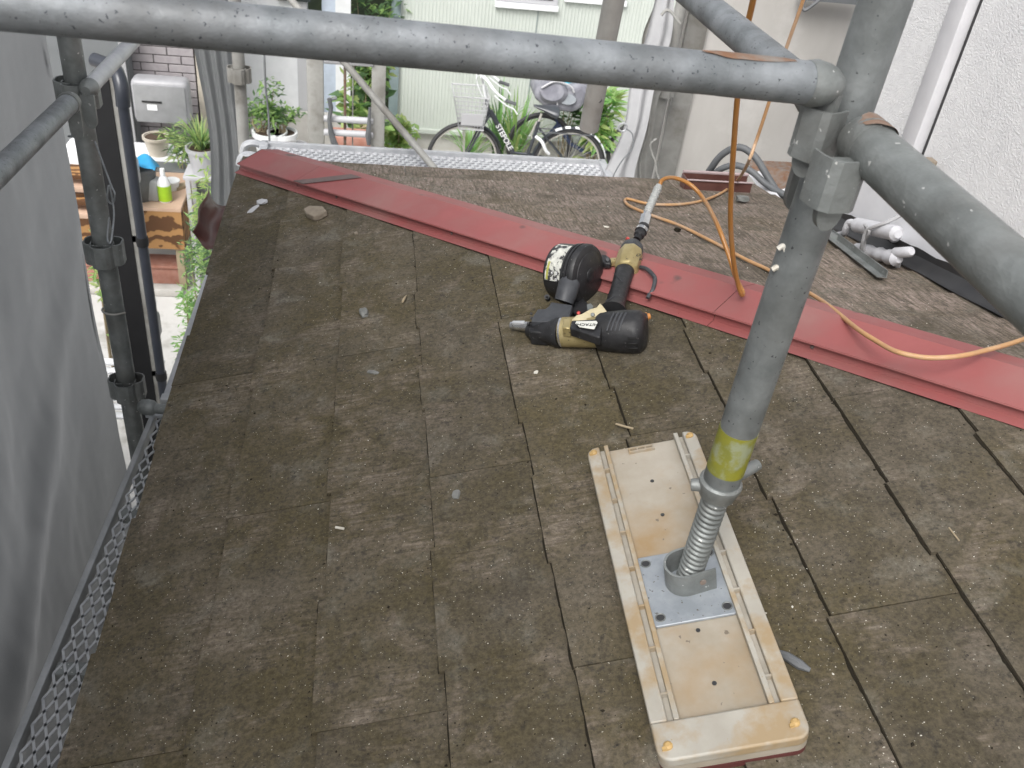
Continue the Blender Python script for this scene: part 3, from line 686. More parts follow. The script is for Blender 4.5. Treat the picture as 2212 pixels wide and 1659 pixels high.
dY_ = (lx1 - lx0).normalized(); sX = Vector((dY_.y, -dY_.x, 0))
start = lx0 - dY_ * 0.75; Lw = (lx1 - start).length; WW = 0.29
b = MB(); expanded(b, start + sX * .022 + Vector((0, 0, -.004)), dY_, sX, Lw, WW - .04, 0.058, 0.024, 0.0052, 0.003); b.build('diamond_mesh', M_light_galv, w, smooth=False)
for s_, nm in ((0.008, 'side_rail'), (WW - .008, 'side_rail')):
    b = MB(); b.box(start + dY_ * Lw / 2 + sX * s_ + Vector((0, 0, -.012)), (Lw, .015, .034), rot=basis(dY_, -sX), bevel=.003); b.build(nm, M_silver, w)
for t in (0.003, 0.45, 0.97, 1.42, Lw):
    b = MB(); b.box(start + dY_ * t + sX * WW / 2 + Vector((0, 0, -.014)), (.03, WW - .045, .022), rot=basis(dY_, -sX)); b.build('cross_bar', M_galv_dull, w, smooth=False)
b = MB(); b.box(start + dY_ * Lw + sX * .04 + Vector((0, 0, .004)), (.04, .10, .012), rot=basis(dY_, -sX), bevel=.003); b.build('end_plate', M_light_galv, w)
w2 = empty('slim_walkway', (-0.45, 3.0, WZ), 'second narrow walkway seen edge on along the left eave', 'walkway')
s2, e2_ = atz(352, 862, WZ + .01), atz(512, 404, WZ + .01); d2 = (e2_ - s2).normalized(); sx2 = Vector((d2.y, -d2.x, 0)); L2 = (e2_ - s2).length + .25
b = MB(); expanded(b, s2 + sx2 * .02, d2, sx2, L2, .20, 0.058, 0.024, 0.006, 0.004); b.build('diamond_mesh', M_galv, w2, smooth=False)
for s_ in (.008, .232):
    b = MB(); b.box(s2 + d2 * L2 / 2 + sx2 * s_ + Vector((0, 0, -.008)), (L2, .018, .034), rot=basis(d2, -sx2), bevel=.003); b.build('side_rail', M_light_galv, w2)
b = MB(); b.box(s2 + d2 * .0 + sx2 * .12 + Vector((0, 0, 0)), (.03, .25, .02), rot=basis(d2, -sx2), bevel=.003); b.build('end_plate', M_light_galv, w2)
for s_ in (.02, .05):
    b = MB(); b.tube([s2 + sx2 * s_ - d2 * .0, s2 + sx2 * s_ - d2 * .15 + Vector((0, 0, -.01))], .008, 8); b.build('end_hook', M_galv_dull, w2)
bl = empty('ledger_end', atd(322, 880, 2.62), 'round pipe end of the short ledger between side post and walkway', 'scaffold pipe')
p_ = atd(322, 880, 2.62); b = MB(); b.lathe(p_ + Vector((-.028, .005, 0)), p_ + Vector((.05, -.01, 0)), [(0, .010), (.1, .019), (.3, .022), (.5, .020), (.6, .014), (1, .014)], n=20); b.build('pipe_end', M_galv_dull, bl)

# far walkway plank
PZ = -1.40
fw = empty('far_walkway_plank', (0.3, 3.45, PZ), 'bright pressed steel walkway plank beyond the far eave', 'walkway')
qa, qb, qc, qd = atz(584, 310, PZ), atz(1301, 352, PZ), atz(1300, 388, PZ), atz(560, 330, PZ)
Yb_, Yf_ = (qa.y + qb.y) / 2, qc.y
Xl, Xr = qa.x - .02, qb.x
b = MB(); b.box(((Xl + Xr) / 2, (Yb_ + Yf_) / 2, PZ - .012), (Xr - Xl, Yb_ - Yf_, .006)); b.build('deck', M_lgrey, fw, smooth=False)
b = MB()
rr = random.Random(4)
nx_ = int((Xr - Xl) / 0.030); 
for j, yy in enumerate(np.linspace(Yf_ + .03, Yb_ - .025, 6)):
    for i in range(nx_):
        x_ = Xl + .02 + i * .030 + (.015 if j % 2 else 0)
        if x_ > Xr - .02: continue
        v = [(x_ - .012, yy, PZ - .009), (x_, yy - .008, PZ - .009), (x_ + .012, yy, PZ - .009), (x_, yy + .008, PZ - .009)]
        v2 = [(x_ - .006, yy, PZ - .002), (x_, yy - .004, PZ - .002), (x_ + .006, yy, PZ - .002), (x_, yy + .004, PZ - .002)]
        A = [b.bm.verts.new(q) for q in v]; B = [b.bm.verts.new(q) for q in v2]
        b.bm.faces.new(B)
        for k in range(4): b.bm.faces.new((A[k], A[(k + 1) % 4], B[(k + 1) % 4], B[k]))
tag(b.build('tread_studs', M_light_galv, fw, smooth=False), kind='stuff')
hb = MB()
for j, yy in enumerate(np.linspace(Yf_ + .042, Yb_ - .04, 5)):
    for i in range(nx_):
        x_ = Xl + .035 + i * .030 + (.015 if j % 2 else 0)
        if x_ > Xr - .02: continue
        hb.box((x_, yy, PZ - .0087), (.014, .007, .001))
tag(hb.build('tread_holes', M_dark, fw, smooth=False), kind='stuff')
for yy in (Yf_, Yb_):
    b = MB(); b.box(((Xl + Xr) / 2, yy, PZ - .006), (Xr - Xl, .016, .032), bevel=.004); b.build('side_rail', M_light_galv, fw)
for xx in (Xl, Xr):
    b = MB(); b.box((xx, (Yf_ + Yb_) / 2, PZ), (.03, Yb_ - Yf_ + .03, .02), bevel=.004); b.build('end_plate', M_light_galv, fw)
for xx, yy in ((Xl - .04, Yf_ + .03), (Xl - .04, Yb_ - .03)):
    b = MB(); b.tube(spline([(xx + .05, yy, PZ), (xx, yy, PZ + .012), (xx - .03, yy, PZ + .0), (xx - .04, yy, PZ - .03)], 4), .014, 8); b.build('end_hook', M_light_galv, fw)

# ================================================================ MESH SHEETS
def folds(p, amp=1.0):
    a = 0.006 * math.sin(p.y * 5.5 + p.z * 1.0 + 1.6 * noise.noise(Vector((p.y * .8, p.z * .7, 4)))) + 0.006 * math.sin(p.y * 17 - p.z * 2.3 + 2 * noise.noise(p * 1.3))
    a += 0.012 * noise.noise(Vector((p.y * 1.6, p.z * 1.1, 0.3))) + 0.010 * noise.noise(Vector((p.y * 6, p.z * 2.2, 2.3)))
    t = (p.y * .8 - p.z * 1.2) ; a += 0.020 * max(0, math.sin(t * 5.3 + 1.1)) ** 6
    a += 0.010 * abs(noise.noise(Vector((p.y * 5 + p.z * 3, p.z * 1.5 - p.y * 2, 7)))) + 0.007 * abs(noise.noise(Vector((p.y * 4 - p.z * 5, p.z * .8, 9)))) + .004 * noise.noise(Vector((p.y * 22, p.z * 9, 3)))
    return a * amp
sh = empty('scaffold_sheet', (-0.74, 1.0, -2.5), 'large grey mesh sheet hanging down the left side', 'mesh sheet')
def fs(u, v):
    p = Vector((-0.815, -1.0 + 3.60 * u, 0.7 - 4.0 * v)); k = 1.0 - .8 * max(0, (u - .80) / .20)
    e_ = 0.012 * math.sin(v * 30) + .02 * math.sin(v * 9)
    return p + Vector((folds(p) * k - .02, (e_ if u > .99 else 0), 0))
b = MB(); b.grid(fs, 220, 190); b.build('cloth', M_sheet, sh, ang=3)
for z in (-0.62, -1.05, -1.42):
    p = Vector((-0.80, 2.56, z)); b = MB(); b.tube(spline([p + Vector((.012 * math.cos(a), .012 * math.sin(a), .004 * a)) for a in np.linspace(0, 6.2, 8)], 3), .003, 6); b.build('eyelet', M_galv, sh)
e = tag(MB().tube(spline([(-.80, 2.55, -1.42), (-.74, 2.40, -1.36), (-.68, 2.22, -1.35), (LP.x - .028, 2.15, -1.34), (LP.x, 2.13, -1.34), (LP.x + .028, 2.15, -1.345)], 5), .003, 6).build('tie_wire', M_galv_old), 'thin grey cord tying the big sheet to the side post', 'cord')
def bundle(name, base, top, w0, w1, depth, label, m_, n=7, seed=1, lean=None):
    """gathered curtain: folded ribbon following a path from base to top"""
    e = empty(name, base, label, 'mesh sheet'); base = Vector(base); top = Vector(top); r_ = random.Random(seed); ph = [r_.uniform(0, 6) for _ in range(4)]
    def f(u, v):
        c = base.lerp(top, v); w_ = (w0 + (w1 - w0) * v) * (1 + .25 * math.sin(v * 9 + ph[0]))
        a = u * n * math.pi
        return c + Vector(((u - .5) * w_ + .008 * math.sin(v * 21 + ph[1]), depth * math.sin(a + .5 * math.sin(v * 4 + ph[2])) + .2 * depth * math.sin(v * 13 + ph[3]), 0))
    b = MB(); b.grid(f, 70, 60); b.build('cloth', m_, e, ang=3); return e
bA = atd(478, 400, 4.5); bundle('gathered_sheet', (-0.60, 3.98, -2.6), (-0.66, 4.02, 0.3), .20, .17, .012, 'gathered grey sheet hanging beside the corner post', M_sheet, seed=4)
b0_ = atd(1332, 415, 3.75); b1_ = atd(1432, 30, 4.1); bt_ = b0_ + (b1_ - b0_) * 1.4
bundle('tied_sheet', b0_ + (b0_ - b1_) * .35, bt_, .17, .05, .014, 'tied grey sheet slanting along the right end of the far plank', M_sheet2, n=3, seed=8)
bundle('tied_sheet', atd(1372, 410, 4.05), atd(1440, -60, 4.3), .07, .12, .015, 'narrow dark sheet fold between tied sheet and rear post', M_galv_old, n=3, seed=9)
ec = atd(1345, 275, 3.70); b = MB(); b.tube([ec + Vector((.016 * math.cos(a), 0, .016 * math.sin(a))) for a in np.linspace(0, math.tau, 12, endpoint=False)], .004, 6, closed=True)
tag(b.build('metal_eyelet', M_light_galv), 'small metal eyelet ring on the tied sheet', 'eyelet')
tag(MB().tube(spline([atd(x, y, 3.98) for x, y in ((1418, 300), (1405, 312), (1410, 335), (1416, 350), (1418, 372), (1424, 388), (1420, 400))], 5), .0045, 6).build('white_string', M_galv_old), 'frayed white string hanging down the rear post', 'string')
tag(MB().tube(spline([atd(x, y, 4.0) for x, y in ((1428, 33), (1440, 22), (1452, 28), (1462, 42), (1470, 52))], 5), .006, 6).build('white_string', M_galv_old), 'short white rope end tied near the top of the rear post', 'string')
tag(MB().tube(spline([atd(x, y, 3.68) for x, y in ((1352, 278), (1366, 290), (1366, 320), (1345, 345), (1325, 380), (1314, 420))], 5), .0028, 6).build('black_string', M_dark), 'dark cord running down across the tied sheet', 'cord')
tag(MB().tube(spline([atd(x, y, 5.2) for x, y in ((570, 60), (571, 120), (574, 190), (580, 250), (583, 345))], 5), .0055, 6).build('hanging_cable', M_cable), 'thin dark cable hanging before the white wall at left', 'cable')

# ================================================================ JACK BASE BLOCK
# local frame: X' along world Y (length), lies on near slope
blk = empty('jack_base_block', near(1510, 1280), 'long cream plastic base block under the main scaffold post', 'base block')
cA_, cB_, cC_, cD_ = near(1268, 972, .050), near(1499, 927, .050), near(1754, 1588, .050), near(1426, 1646, .050)
ey = ((cA_ - cD_) + (cB_ - cC_)).normalized(); ex = ((cB_ - cA_) + (cC_ - cD_)); ex = (ex - ey * ex.dot(ey)).normalized(); ez = ex.cross(ey)
if ez.z < 0: ez = -ez
bc = (cA_ + cB_ + cC_ + cD_) / 4; BL = ((cA_ - cD_).length + (cB_ - cC_).length) / 2; BW = ((cB_ - cA_).length + (cC_ - cD_).length) / 2
def BP(a, c, h): return bc + ex * a + ey * c + ez * h     # h relative to the rim top
R3 = Matrix((ex, ey, ez)).transposed()
hw, hlg = BW / 2, BL / 2
print('BLOCK', BW, BL)
def rrect(x0, x1, y0, y1, r, corners=(1, 1, 1, 1), n=6):
    P = []
    for (cx_, cy_, a0, k) in ((x1 - r, y1 - r, 0, 0), (x0 + r, y1 - r, 90, 1), (x0 + r, y0 + r, 180, 2), (x1 - r, y0 + r, 270, 3)):
        if corners[k]: P += [(cx_ + r * math.cos(math.radians(a0 + 90 * i / n)), cy_ + r * math.sin(math.radians(a0 + 90 * i / n))) for i in range(n + 1)]
        else: P.append(((x1, y1), (x0, y1), (x0, y0), (x1, y0))[k])
    return P
th_ = 0.031
b = MB()  # outer shell: U shaped rim (open at the upper end) made as prism pieces, bevelled
rimw = 0.036
b.prism([BP(x, y, -th_) for x, y in rrect(-hw, hw, -hlg, hlg, .018)], ez * (th_ - .012)); 
o = b.build('tray', M_block_in, blk); md = o.modifiers.new('bevel', 'BEVEL'); md.width = .003; md.segments = 2; md.limit_method = 'ANGLE'
b = MB()
chx = 0.0055
# U rim outline with round outside corners
outer = rrect(-hw - .001, hw + .001, -hlg - .001, hlg + .001, .018)
def ring_piece(poly, z0, hgt, nm, m_=M_block, bev=.003):
    b_ = MB(); b_.prism([BP(x, y, z0) for x, y in poly], ez * hgt); o_ = b_.build(nm, m_, blk)
    if bev: md_ = o_.modifiers.new('bevel', 'BEVEL'); md_.width = bev; md_.segments = 3; md_.limit_method = 'ANGLE'; md_.angle_limit = .5
    return o_
gx0 = hw - .0165 - .011; # groove centre
# left rim: outside strip, groove floor, inner wall
for sgn in (-1, 1):
    def X(a): return sgn * a
    o1 = [(X(hw + .001), -hlg + .052), (X(hw + .001), hlg - .017)] + [(X(hw - .017 + .018 * math.cos(t)), hlg - .017 + .018 * math.sin(t)) for t in [math.radians(15 * i) for i in range(1, 7)]] + [(X(hw - .021), hlg + .001), (X(hw - .021), -hlg + .052)]
    if sgn < 0: o1 = o1[::-1]
    ring_piece(o1, -.016, .016, 'rim', bev=.0025)
    o2 = [(X(hw - .029), -hlg + .052), (X(hw - .029), hlg + .001), (X(hw - .036), hlg + .001), (X(hw - .036), -hlg + .052)]
    if sgn < 0: o2 = o2[::-1]
    ring_piece(o2, -.016, .0165, 'inner_rib', bev=.001)
    b_ = MB(); cc = BP(X(hw - .025), .026, -.013); b_.box(cc, (.008, BL - .054, .006), rot=R3); b_.build('groove_floor', mat('grimy_groove', (0.30, 0.275, 0.23), (0.38, 0.35, 0.30), rough=.8, scale=30), blk, smooth=False)
    for k in range(7):
        yy = -hlg + .052 + (BL - .054) * (k + .55) / 7.3
        b_ = MB(); b_.box(BP(X(hw - .025), yy, -.0065), (.0085, .0025, .011), rot=R3); b_.build('groove_web', M_block, blk, smooth=False)
# closed lower end
o3 = [(-hw - .001, -hlg + .052), (-hw - .001, -hlg + .017)] + [(-hw + .017 - .018 * math.cos(t), -hlg + .017 - .018 * math.sin(t)) for t in [math.radians(15 * i) for i in range(1, 7)]] + \
     [(hw - .017 + .018 * math.sin(t), -hlg + .017 - .018 * math.cos(t)) for t in [math.radians(15 * i) for i in range(0, 7)]] + [(hw + .001, -hlg + .052)]
ring_piece(o3, -.0165, .0165, 'end_rim', bev=.003)
ring_piece([(x, y) for x, y in rrect(-hw + .001, hw - .001, -hlg + .001, hlg - .001, .017)], -th_ - .0135, .014, 'rubber_foot', m_=M_rubber, bev=.002)
# little ladder-shaped latch at the open end, dark drain holes, corner stubs
b_ = MB(); b_.box(BP(-.002, hlg - .010, -.010), (.044, .003, .006), rot=R3); b_.box(BP(-.002, hlg - .0175, -.010), (.044, .003, .006), rot=R3)
for k in range(4): b_.box(BP(-.022 + .0135 * k, hlg - .01375, -.010), (.0025, .0055, .0055), rot=R3)
b_.build('latch', M_block, blk, smooth=False)
for y_, x_ in ((hlg - .092, .0), (hlg - .17, .0), (-hlg + .185, .0), (-hlg + .10, .0)):
    b_ = MB(); b_.lathe(BP(x_, y_, -.0118), BP(x_, y_, -.0108), [(0, .0032), (1, .0032)], n=10); b_.build('drain_hole', M_lead, blk)
for x_, y_ in ((-hw + .010, hlg - .012), (hw - .010, hlg - .012), (-hw + .014, -hlg + .018), (hw - .014, -hlg + .020)):
    b_ = MB(); b_.lathe(BP(x_, y_, -.001), BP(x_, y_, .0045), [(0, .0062), (.6, .0058), (1, .003)], n=10); b_.box(BP(x_ - .005, y_ - .004, .001), (.006, .004, .006), rot=R3)
    b_.build('corner_stub', mat('orange_stained_stub', (0.50, 0.33, 0.13), rough=.6), blk)
# steel base plate + socket: belongs to the jack of the post
pc0 = PB - ez * ((PB - BP(0, 0, -.0115)).dot(ez))
pa = (pc0 - bc).dot(ex); pb_ = (pc0 - bc).dot(ey)
pa = max(-.01, min(.012, pa)) ; print('plate at', pa, pb_)
plc = BP(.001, pb_ - .006, -.0112)
def PLp(a, c, h): return plc + ex * a + ey * c + ez * h
b = MB(); b.prism([PLp(x, y, 0) for x, y in rrect(-.0605, .0605, -.064, .064, .008)], ez * .005); o = b.build('base_plate', mat('blue_grey_plate', (0.25, 0.275, 0.30), (0.34, 0.365, 0.39), rough=.45, metal=.3, scale=30, bump=.3, speck=(.12, .11, .10), speck_scale=140, speck_t=.68), post); md = o.modifiers.new('bevel', 'BEVEL'); md.width = .0012; md.segments = 2; md.limit_method = 'ANGLE'
for sx_, sy_ in ((-1, 1), (1, 1), (-1, -1), (1, -1)):
    b = MB(); b.lathe(PLp(sx_ * .047, sy_ * .050, .0048), PLp(sx_ * .047, sy_ * .050, .0056), [(0, .0060), (1, .0060)], n=14); b.build('bolt_hole', M_lead, post)
    b = MB(); b.tube([PLp(sx_ * .047 + .0066 * math.cos(a), sy_ * .050 + .0066 * math.sin(a), .0052) for a in np.linspace(0, math.tau, 16, endpoint=False)], .0011, 6, closed=True); b.build('hole_rim', M_galv_dull, post)
b = MB(); sock = [];
fc = PLp((PB - plc).dot(ex) * 1.0, (PB - plc).dot(ey) * 1.0, .005)
for (r_, rev) in ((.0275, False), (.0240, True)):
    arc = [(-r_ * math.cos(t), r_ * math.sin(t)) for t in [math.radians(a) for a in range(180, -1, -12)]]
    pts_ = [(.034, -r_)] + [(-.004 + (-r_ * math.sin(math.radians(a))), -r_ * math.cos(math.radians(a))) for a in range(0, 181, 12)] + [(.010, r_), ]
    sock.append(pts_ if not rev else pts_[::-1])
poly = sock[0] + sock[1]
ang_ = math.radians(8); ca_, sa_ = math.cos(ang_), math.sin(ang_)
b.prism([fc + ex * (x * ca_ - y * sa_) + ey * (x * sa_ + y * ca_) for x, y in poly], ez * .040); b.build('socket', M_galv_dull, post)
b = MB(); qh = fc + ex * (.014 * ca_ + .0275 * sa_) + ey * (.014 * sa_ - .0277 * ca_) + ez * .022; b.lathe(qh, qh - (ey * ca_ - ex * sa_) * .0012, [(0, .0048), (1, .0048)], n=12); b.build('socket_hole', M_rust, post)

# ================================================================ COIL NAIL GUN
def G(cx, cy, h): return near((cx / 4.6075 + 1250) * .864, (cy / 4.6075 + 540) * .864, h)
gun = empty('coil_nail_gun', G(900, 1350, 0), 'black and gold pneumatic coil nail gun lying against the red hip cap', 'nail gun')
NZ = NNRM
def gpart(b_, nm, m_, par=gun, **k): return b_.build(nm, m_, par, **k)
B0, B1, B2 = G(700, 1338, .037), G(1150, 1335, .043), G(1685, 1330, .047)
ea = (B2 - B0).normalized(); eb = NZ.cross(ea).normalized()
if eb.y < 0: eb = -eb
print('gun len', (B2 - G(120, 1265, .03)).length)
# nose
b = MB(); b.lathe(G(118, 1262, .026), G(345, 1275, .028), [(0, .006), (.04, .0085), (.18, .009), (.2, .007), (.28, .007), (.3, .0095), (.6, .010), (1, .011)], n=16); gpart(b, 'nozzle', M_chrome)
b = MB(); b.box(G(215, 1232, .036), (.028, .008, .008), rot=basis(ea, eb), bevel=.002); gpart(b, 'contact_tip', M_light_galv)
# driver guide / body front
b = MB(); b.lathe(G(320, 1320, .028), G(715, 1345, .036), [(0, .012), (.15, .019), (.5, .024), (.85, .029), (.86, .031), (1, .0315)], n=20); gpart(b, 'driver_guide', M_gun)
b = MB(); b.lathe(B0, B1, [(0, .0285), (.03, .031), (.9, .032), (1, .0325)], n=32); gpart(b, 'cylinder_body', M_gold)
b = MB(); b.lathe(B0 + ea * .002, B0 + ea * .006, [(0, .0318), (1, .0318)], n=32); gpart(b, 'front_ring', M_chrome)
# rubber head cap with ribs
b = MB(); b.lathe(B1 - ea * .004, B2, [(0, .034), (.06, .038), (.2, .0405), (.55, .0435), (.80, .0435), (.88, .042), (.94, .037), (.985, .030), (1, .022)], n=40); gpart(b, 'head_cap', M_gun)
for k in range(4):   # curved grip ridges on the upper side of the cap
    b = MB(); t0_ = .30 + .085 * k
    c0_ = B1 + (B2 - B1) * t0_
    pts_ = [c0_ + ea * (.006 * math.sin((a + 30) * .03)) + (eb * math.sin(math.radians(a)) + NZ * math.cos(math.radians(a))) * .0432 for a in range(-52, 12, 8)]
    b.tube(pts_, .0022, 6); gpart(b, 'grip_ridge', M_gun2)
for k in range(3):
    b = MB(); c0_ = B1 + (B2 - B1) * .80; a = math.radians(-72 + k * -16)
    b.box(c0_ + (eb * math.sin(a) + NZ * math.cos(a)) * .0432, (.018, .005, .003), rot=basis(ea, NZ.cross(ea) * math.cos(a) + NZ * 0.0001), bevel=.001); gpart(b, 'vent_slot', M_ink)
b = MB(); b.lathe(G(1670, 1165, .055), G(1735, 1150, .055), [(0, .009), (.4, .009), (.45, .0065), (.9, .006), (1, .003)], n=12); gpart(b, 'exhaust_plug', M_orangep)
b = MB(); b.lathe(G(1640, 1180, .055), G(1700, 1172, .055), [(0, .013), (1, .0095)], n=12); gpart(b, 'plug_seat', M_gun)
# side panel strip with sticker
b = MB(); q = [G(805, 1290, .074), G(825, 1205, .074), G(1190, 1180, .076), G(1150, 1395, .071), G(1120, 1395, .071)]
b.prism(q, -NZ * .020); o = gpart(b, 'side_panel', M_gun); md = o.modifiers.new('bevel', 'BEVEL'); md.width = .002; md.segments = 2
sh_ = .0765
sq = [G(870, 1240, sh_), G(880, 1216, sh_), G(1112, 1212, sh_ + .001), G(1124, 1232, sh_ + .001), G(1088, 1302, sh_), G(1072, 1306, sh_), G(915, 1282, sh_)]
b = MB(); b.prism(sq, NZ * .0009); stk = gpart(b, 'maker_sticker', M_sticker, smooth=False)
def text(body, name, m_, origin, xdir, ydir, size, parent, ext=.0002):
    cu = bpy.data.curves.new(name, 'FONT'); cu.body = body; cu.size = size; cu.extrude = ext; cu.align_x = 'CENTER'; cu.align_y = 'CENTER'; cu.offset = size * .012
    o_ = bpy.data.objects.new(name, cu); COL.objects.link(o_); cu.materials.append(m_)
    M_ = basis(xdir, ydir).to_4x4(); M_.translation = Vector(origin); 
    dg = bpy.context.evaluated_depsgraph_get(); me = bpy.data.meshes.new_from_object(o_.evaluated_get(dg)); me.transform(M_)
    bpy.data.objects.remove(o_); o2_ = bpy.data.objects.new(name, me); COL.objects.link(o2_)
    o2_.parent = parent; pl0 = parent.parent if parent.parent else parent
    o2_.matrix_parent_inverse = Matrix.Identity(4) if parent.type != 'EMPTY' else Matrix.Translation(-parent.location)
    return o2_
tx = (G(910, 1250, sh_) - G(1095, 1250, sh_)).normalized(); tyv = -(G(1000, 1215, sh_) - G(1000, 1290, sh_)).normalized()
text('HITACHI', 'lettering', M_ink, G(1000, 1250, sh_ + .0018), tx, tyv, .0115, stk)
# gold patch in front of the panel + cream wing
b = MB(); b.prism([G(715, 1285, .072), G(735, 1180, .072), G(825, 1180, .072), G(805, 1295, .072)], -NZ * .022); o = gpart(b, 'gold_block', M_gold); md = o.modifiers.new('bevel', 'BEVEL'); md.width = .0015
wing = [(825, 1195), (880, 1140), (940, 1128), (1040, 1070), (1110, 1052), (1152, 1000), (1190, 1040), (1240, 1108), (1195, 1150), (1170, 1188), (1000, 1200)]
b = MB(); b.prism([G(x, y, .073) for x, y in wing], -NZ * .020); o = gpart(b, 'trigger_wing', M_creamplate); md = o.modifiers.new('bevel', 'BEVEL'); md.width = .0015; md.segments = 2
b = MB(); b.lathe(G(1068, 1138, .072), G(1068, 1138, .0775), [(0, .0045), (.7, .0045), (1, .003)], n=10); gpart(b, 'wing_screw', M_galv_dull)
b = MB(); b.lathe(G(905, 1118, .062), G(905, 1118, .074), [(0, .0045), (1, .003)], n=10); gpart(b, 'trigger_stop', M_redp)
b = MB(); b.prism([G(x, y, .054) for x, y in ((1000, 1020), (1045, 1005), (1075, 1040), (1060, 1075), (1010, 1090))], -NZ * .010); gpart(b, 'trigger', M_galv_dull)
# magazine door / nail guide
door = [(362, 1195), (372, 1165), (435, 1070), (520, 1068), (562, 1035), (590, 988), (835, 1024), (800, 1158), (720, 1185), (650, 1190), (600, 1215), (560, 1290), (520, 1345), (330, 1330), (335, 1290)]
b = MB(); b.prism([G(x, y, .060) for x, y in door[:11] + [(360, 1215)]], -NZ * .014); o = gpart(b, 'nail_door', M_gun2); md = o.modifiers.new('bevel', 'BEVEL'); md.width = .0025; md.segments = 3
b = MB(); b.prism([G(x, y, .046) for x, y in door], -NZ * .034); o = gpart(b, 'nail_channel', M_gun); md = o.modifiers.new('bevel', 'BEVEL'); md.width = .003; md.segments = 2
for x, y in ((360, 1125), (365, 1175), (325, 1240)):
    b = MB(); b.lathe(G(x, y, .040), G(x, y, .055), [(0, .0035), (.8, .0035), (1, .002)], n=8); gpart(b, 'door_pin', M_gun)
b = MB(); b.lathe(G(555, 960, .050), G(540, 930, .062), [(0, .0055), (1, .0055)], n=14); gpart(b, 'latch_knob', M_gun)
b = MB(); b.lathe(G(548, 947, .0585), G(538, 927, .0632), [(0, .003), (1, .003)], n=12); gpart(b, 'latch_hole', M_ink)
# drum magazine
DRr = .0645
ax = (Matrix.Rotation(math.radians(-17), 3, NZ) @ ea).normalized()
F1 = G(1030, 680, .066); F0 = F1 - ax * .086
ebd = NZ.cross(ax).normalized()
if ebd.y < 0: ebd = -ebd
b = MB(); b.lathe(F0, F1, [(0, DRr * .80), (.05, DRr * .90), (.10, DRr * .93), (.60, DRr * .96), (.605, DRr * 1.0), (.66, DRr * 1.0), (.665, DRr * .965), (.71, DRr * .965), (.715, DRr * 1.02), (.76, DRr * 1.02), (.765, DRr * .98), (.82, DRr * .98), (.825, DRr * 1.03), (.90, DRr * 1.03), (.96, DRr * .99), (.985, DRr * .90), (1, DRr * .84)], n=64); drum = gpart(b, 'drum_magazine', M_gun, ang=.5)
b = MB(); b.lathe(F1 - ax * .002, F1 + ax * .004, [(0, DRr * .80), (.5, DRr * .78), (1, DRr * .62)], n=48); gpart(b, 'drum_lid', M_gun)
b = MB(); b.lathe(F1 + ax * .002, F1 + ax * .007, [(0, .017), (.6, .016), (1, .010)], n=24); gpart(b, 'lid_boss', M_gun)
# worn label wrapped on the drum wall
u1 = NZ; v1 = ax.cross(NZ)
def drum_p(a, t, r_): return F0 + (F1 - F0) * t + (NZ * math.cos(a) - ebd * math.sin(a)) * r_
def labelpatch(a0, a1, t0_, t1_, r_, nm, m_, par):
    b_ = MB(); b_.grid(lambda u, v: drum_p(a0 + (a1 - a0) * u, t0_ + (t1_ - t0_) * v, r_), 16, 4); return b_.build(nm, m_, par, ang=3)
labelpatch(math.radians(-8), math.radians(78), .12, .56, DRr * .953 + .0012, 'drum_label', M_label, gun)
labelpatch(math.radians(40), math.radians(76), .16, .22, DRr * .953 + .0018, 'label_stripe', mat('yellow_label_stripe', (.42, .40, .06), rough=.5, c2=(.3, .3, .1), scale=50), gun)
# tall lettering-like rows on the label are too worn to read: small white figures only
for i_, (ch, aa, tt) in enumerate((('4', 62, .33), ('5', 62, .47), ('5', 74, .33), ('0', 74, .47))):
    p = drum_p(math.radians(aa), tt, DRr * .953 + .0022); nrm = (NZ * math.cos(math.radians(aa)) - ebd * math.sin(math.radians(aa)))
    text(ch, 'label_digit', M_wink, p, ax, nrm.cross(ax), .009, gun)
b = MB(); b.tube([G(800, 780, .070), G(765, 900, .062), G(735, 990, .050)], [.0235, .0225, .021], 20); gpart(b, 'drum_neck', M_gun2)
b = MB(); b.prism([G(x, y, .060) for x, y in ((1160, 440), (1230, 445), (1285, 500), (1270, 545), (1210, 545), (1170, 530))], -NZ * .014); o = gpart(b, 'drum_lug', M_gun); md = o.modifiers.new('bevel', 'BEVEL'); md.width = .003; md.segments = 2
b = MB(); b.lathe(G(1238, 500, .055), G(1238, 500, .064), [(0, .006), (.8, .006), (1, .004)], n=12); gpart(b, 'lug_screw', M_gun2)
b = MB(); b.box(G(1305, 530, .052), (.016, .016, .014), rot=basis(ea, eb), bevel=.002); gpart(b, 'hinge_block', M_gold)
b = MB(); b.prism([G(x, y, .030) for x, y in ((850, 900), (960, 960), (1010, 1010), (1000, 1100), (860, 1130), (780, 1040))], -NZ * .014); gpart(b, 'drum_bracket', M_gun)
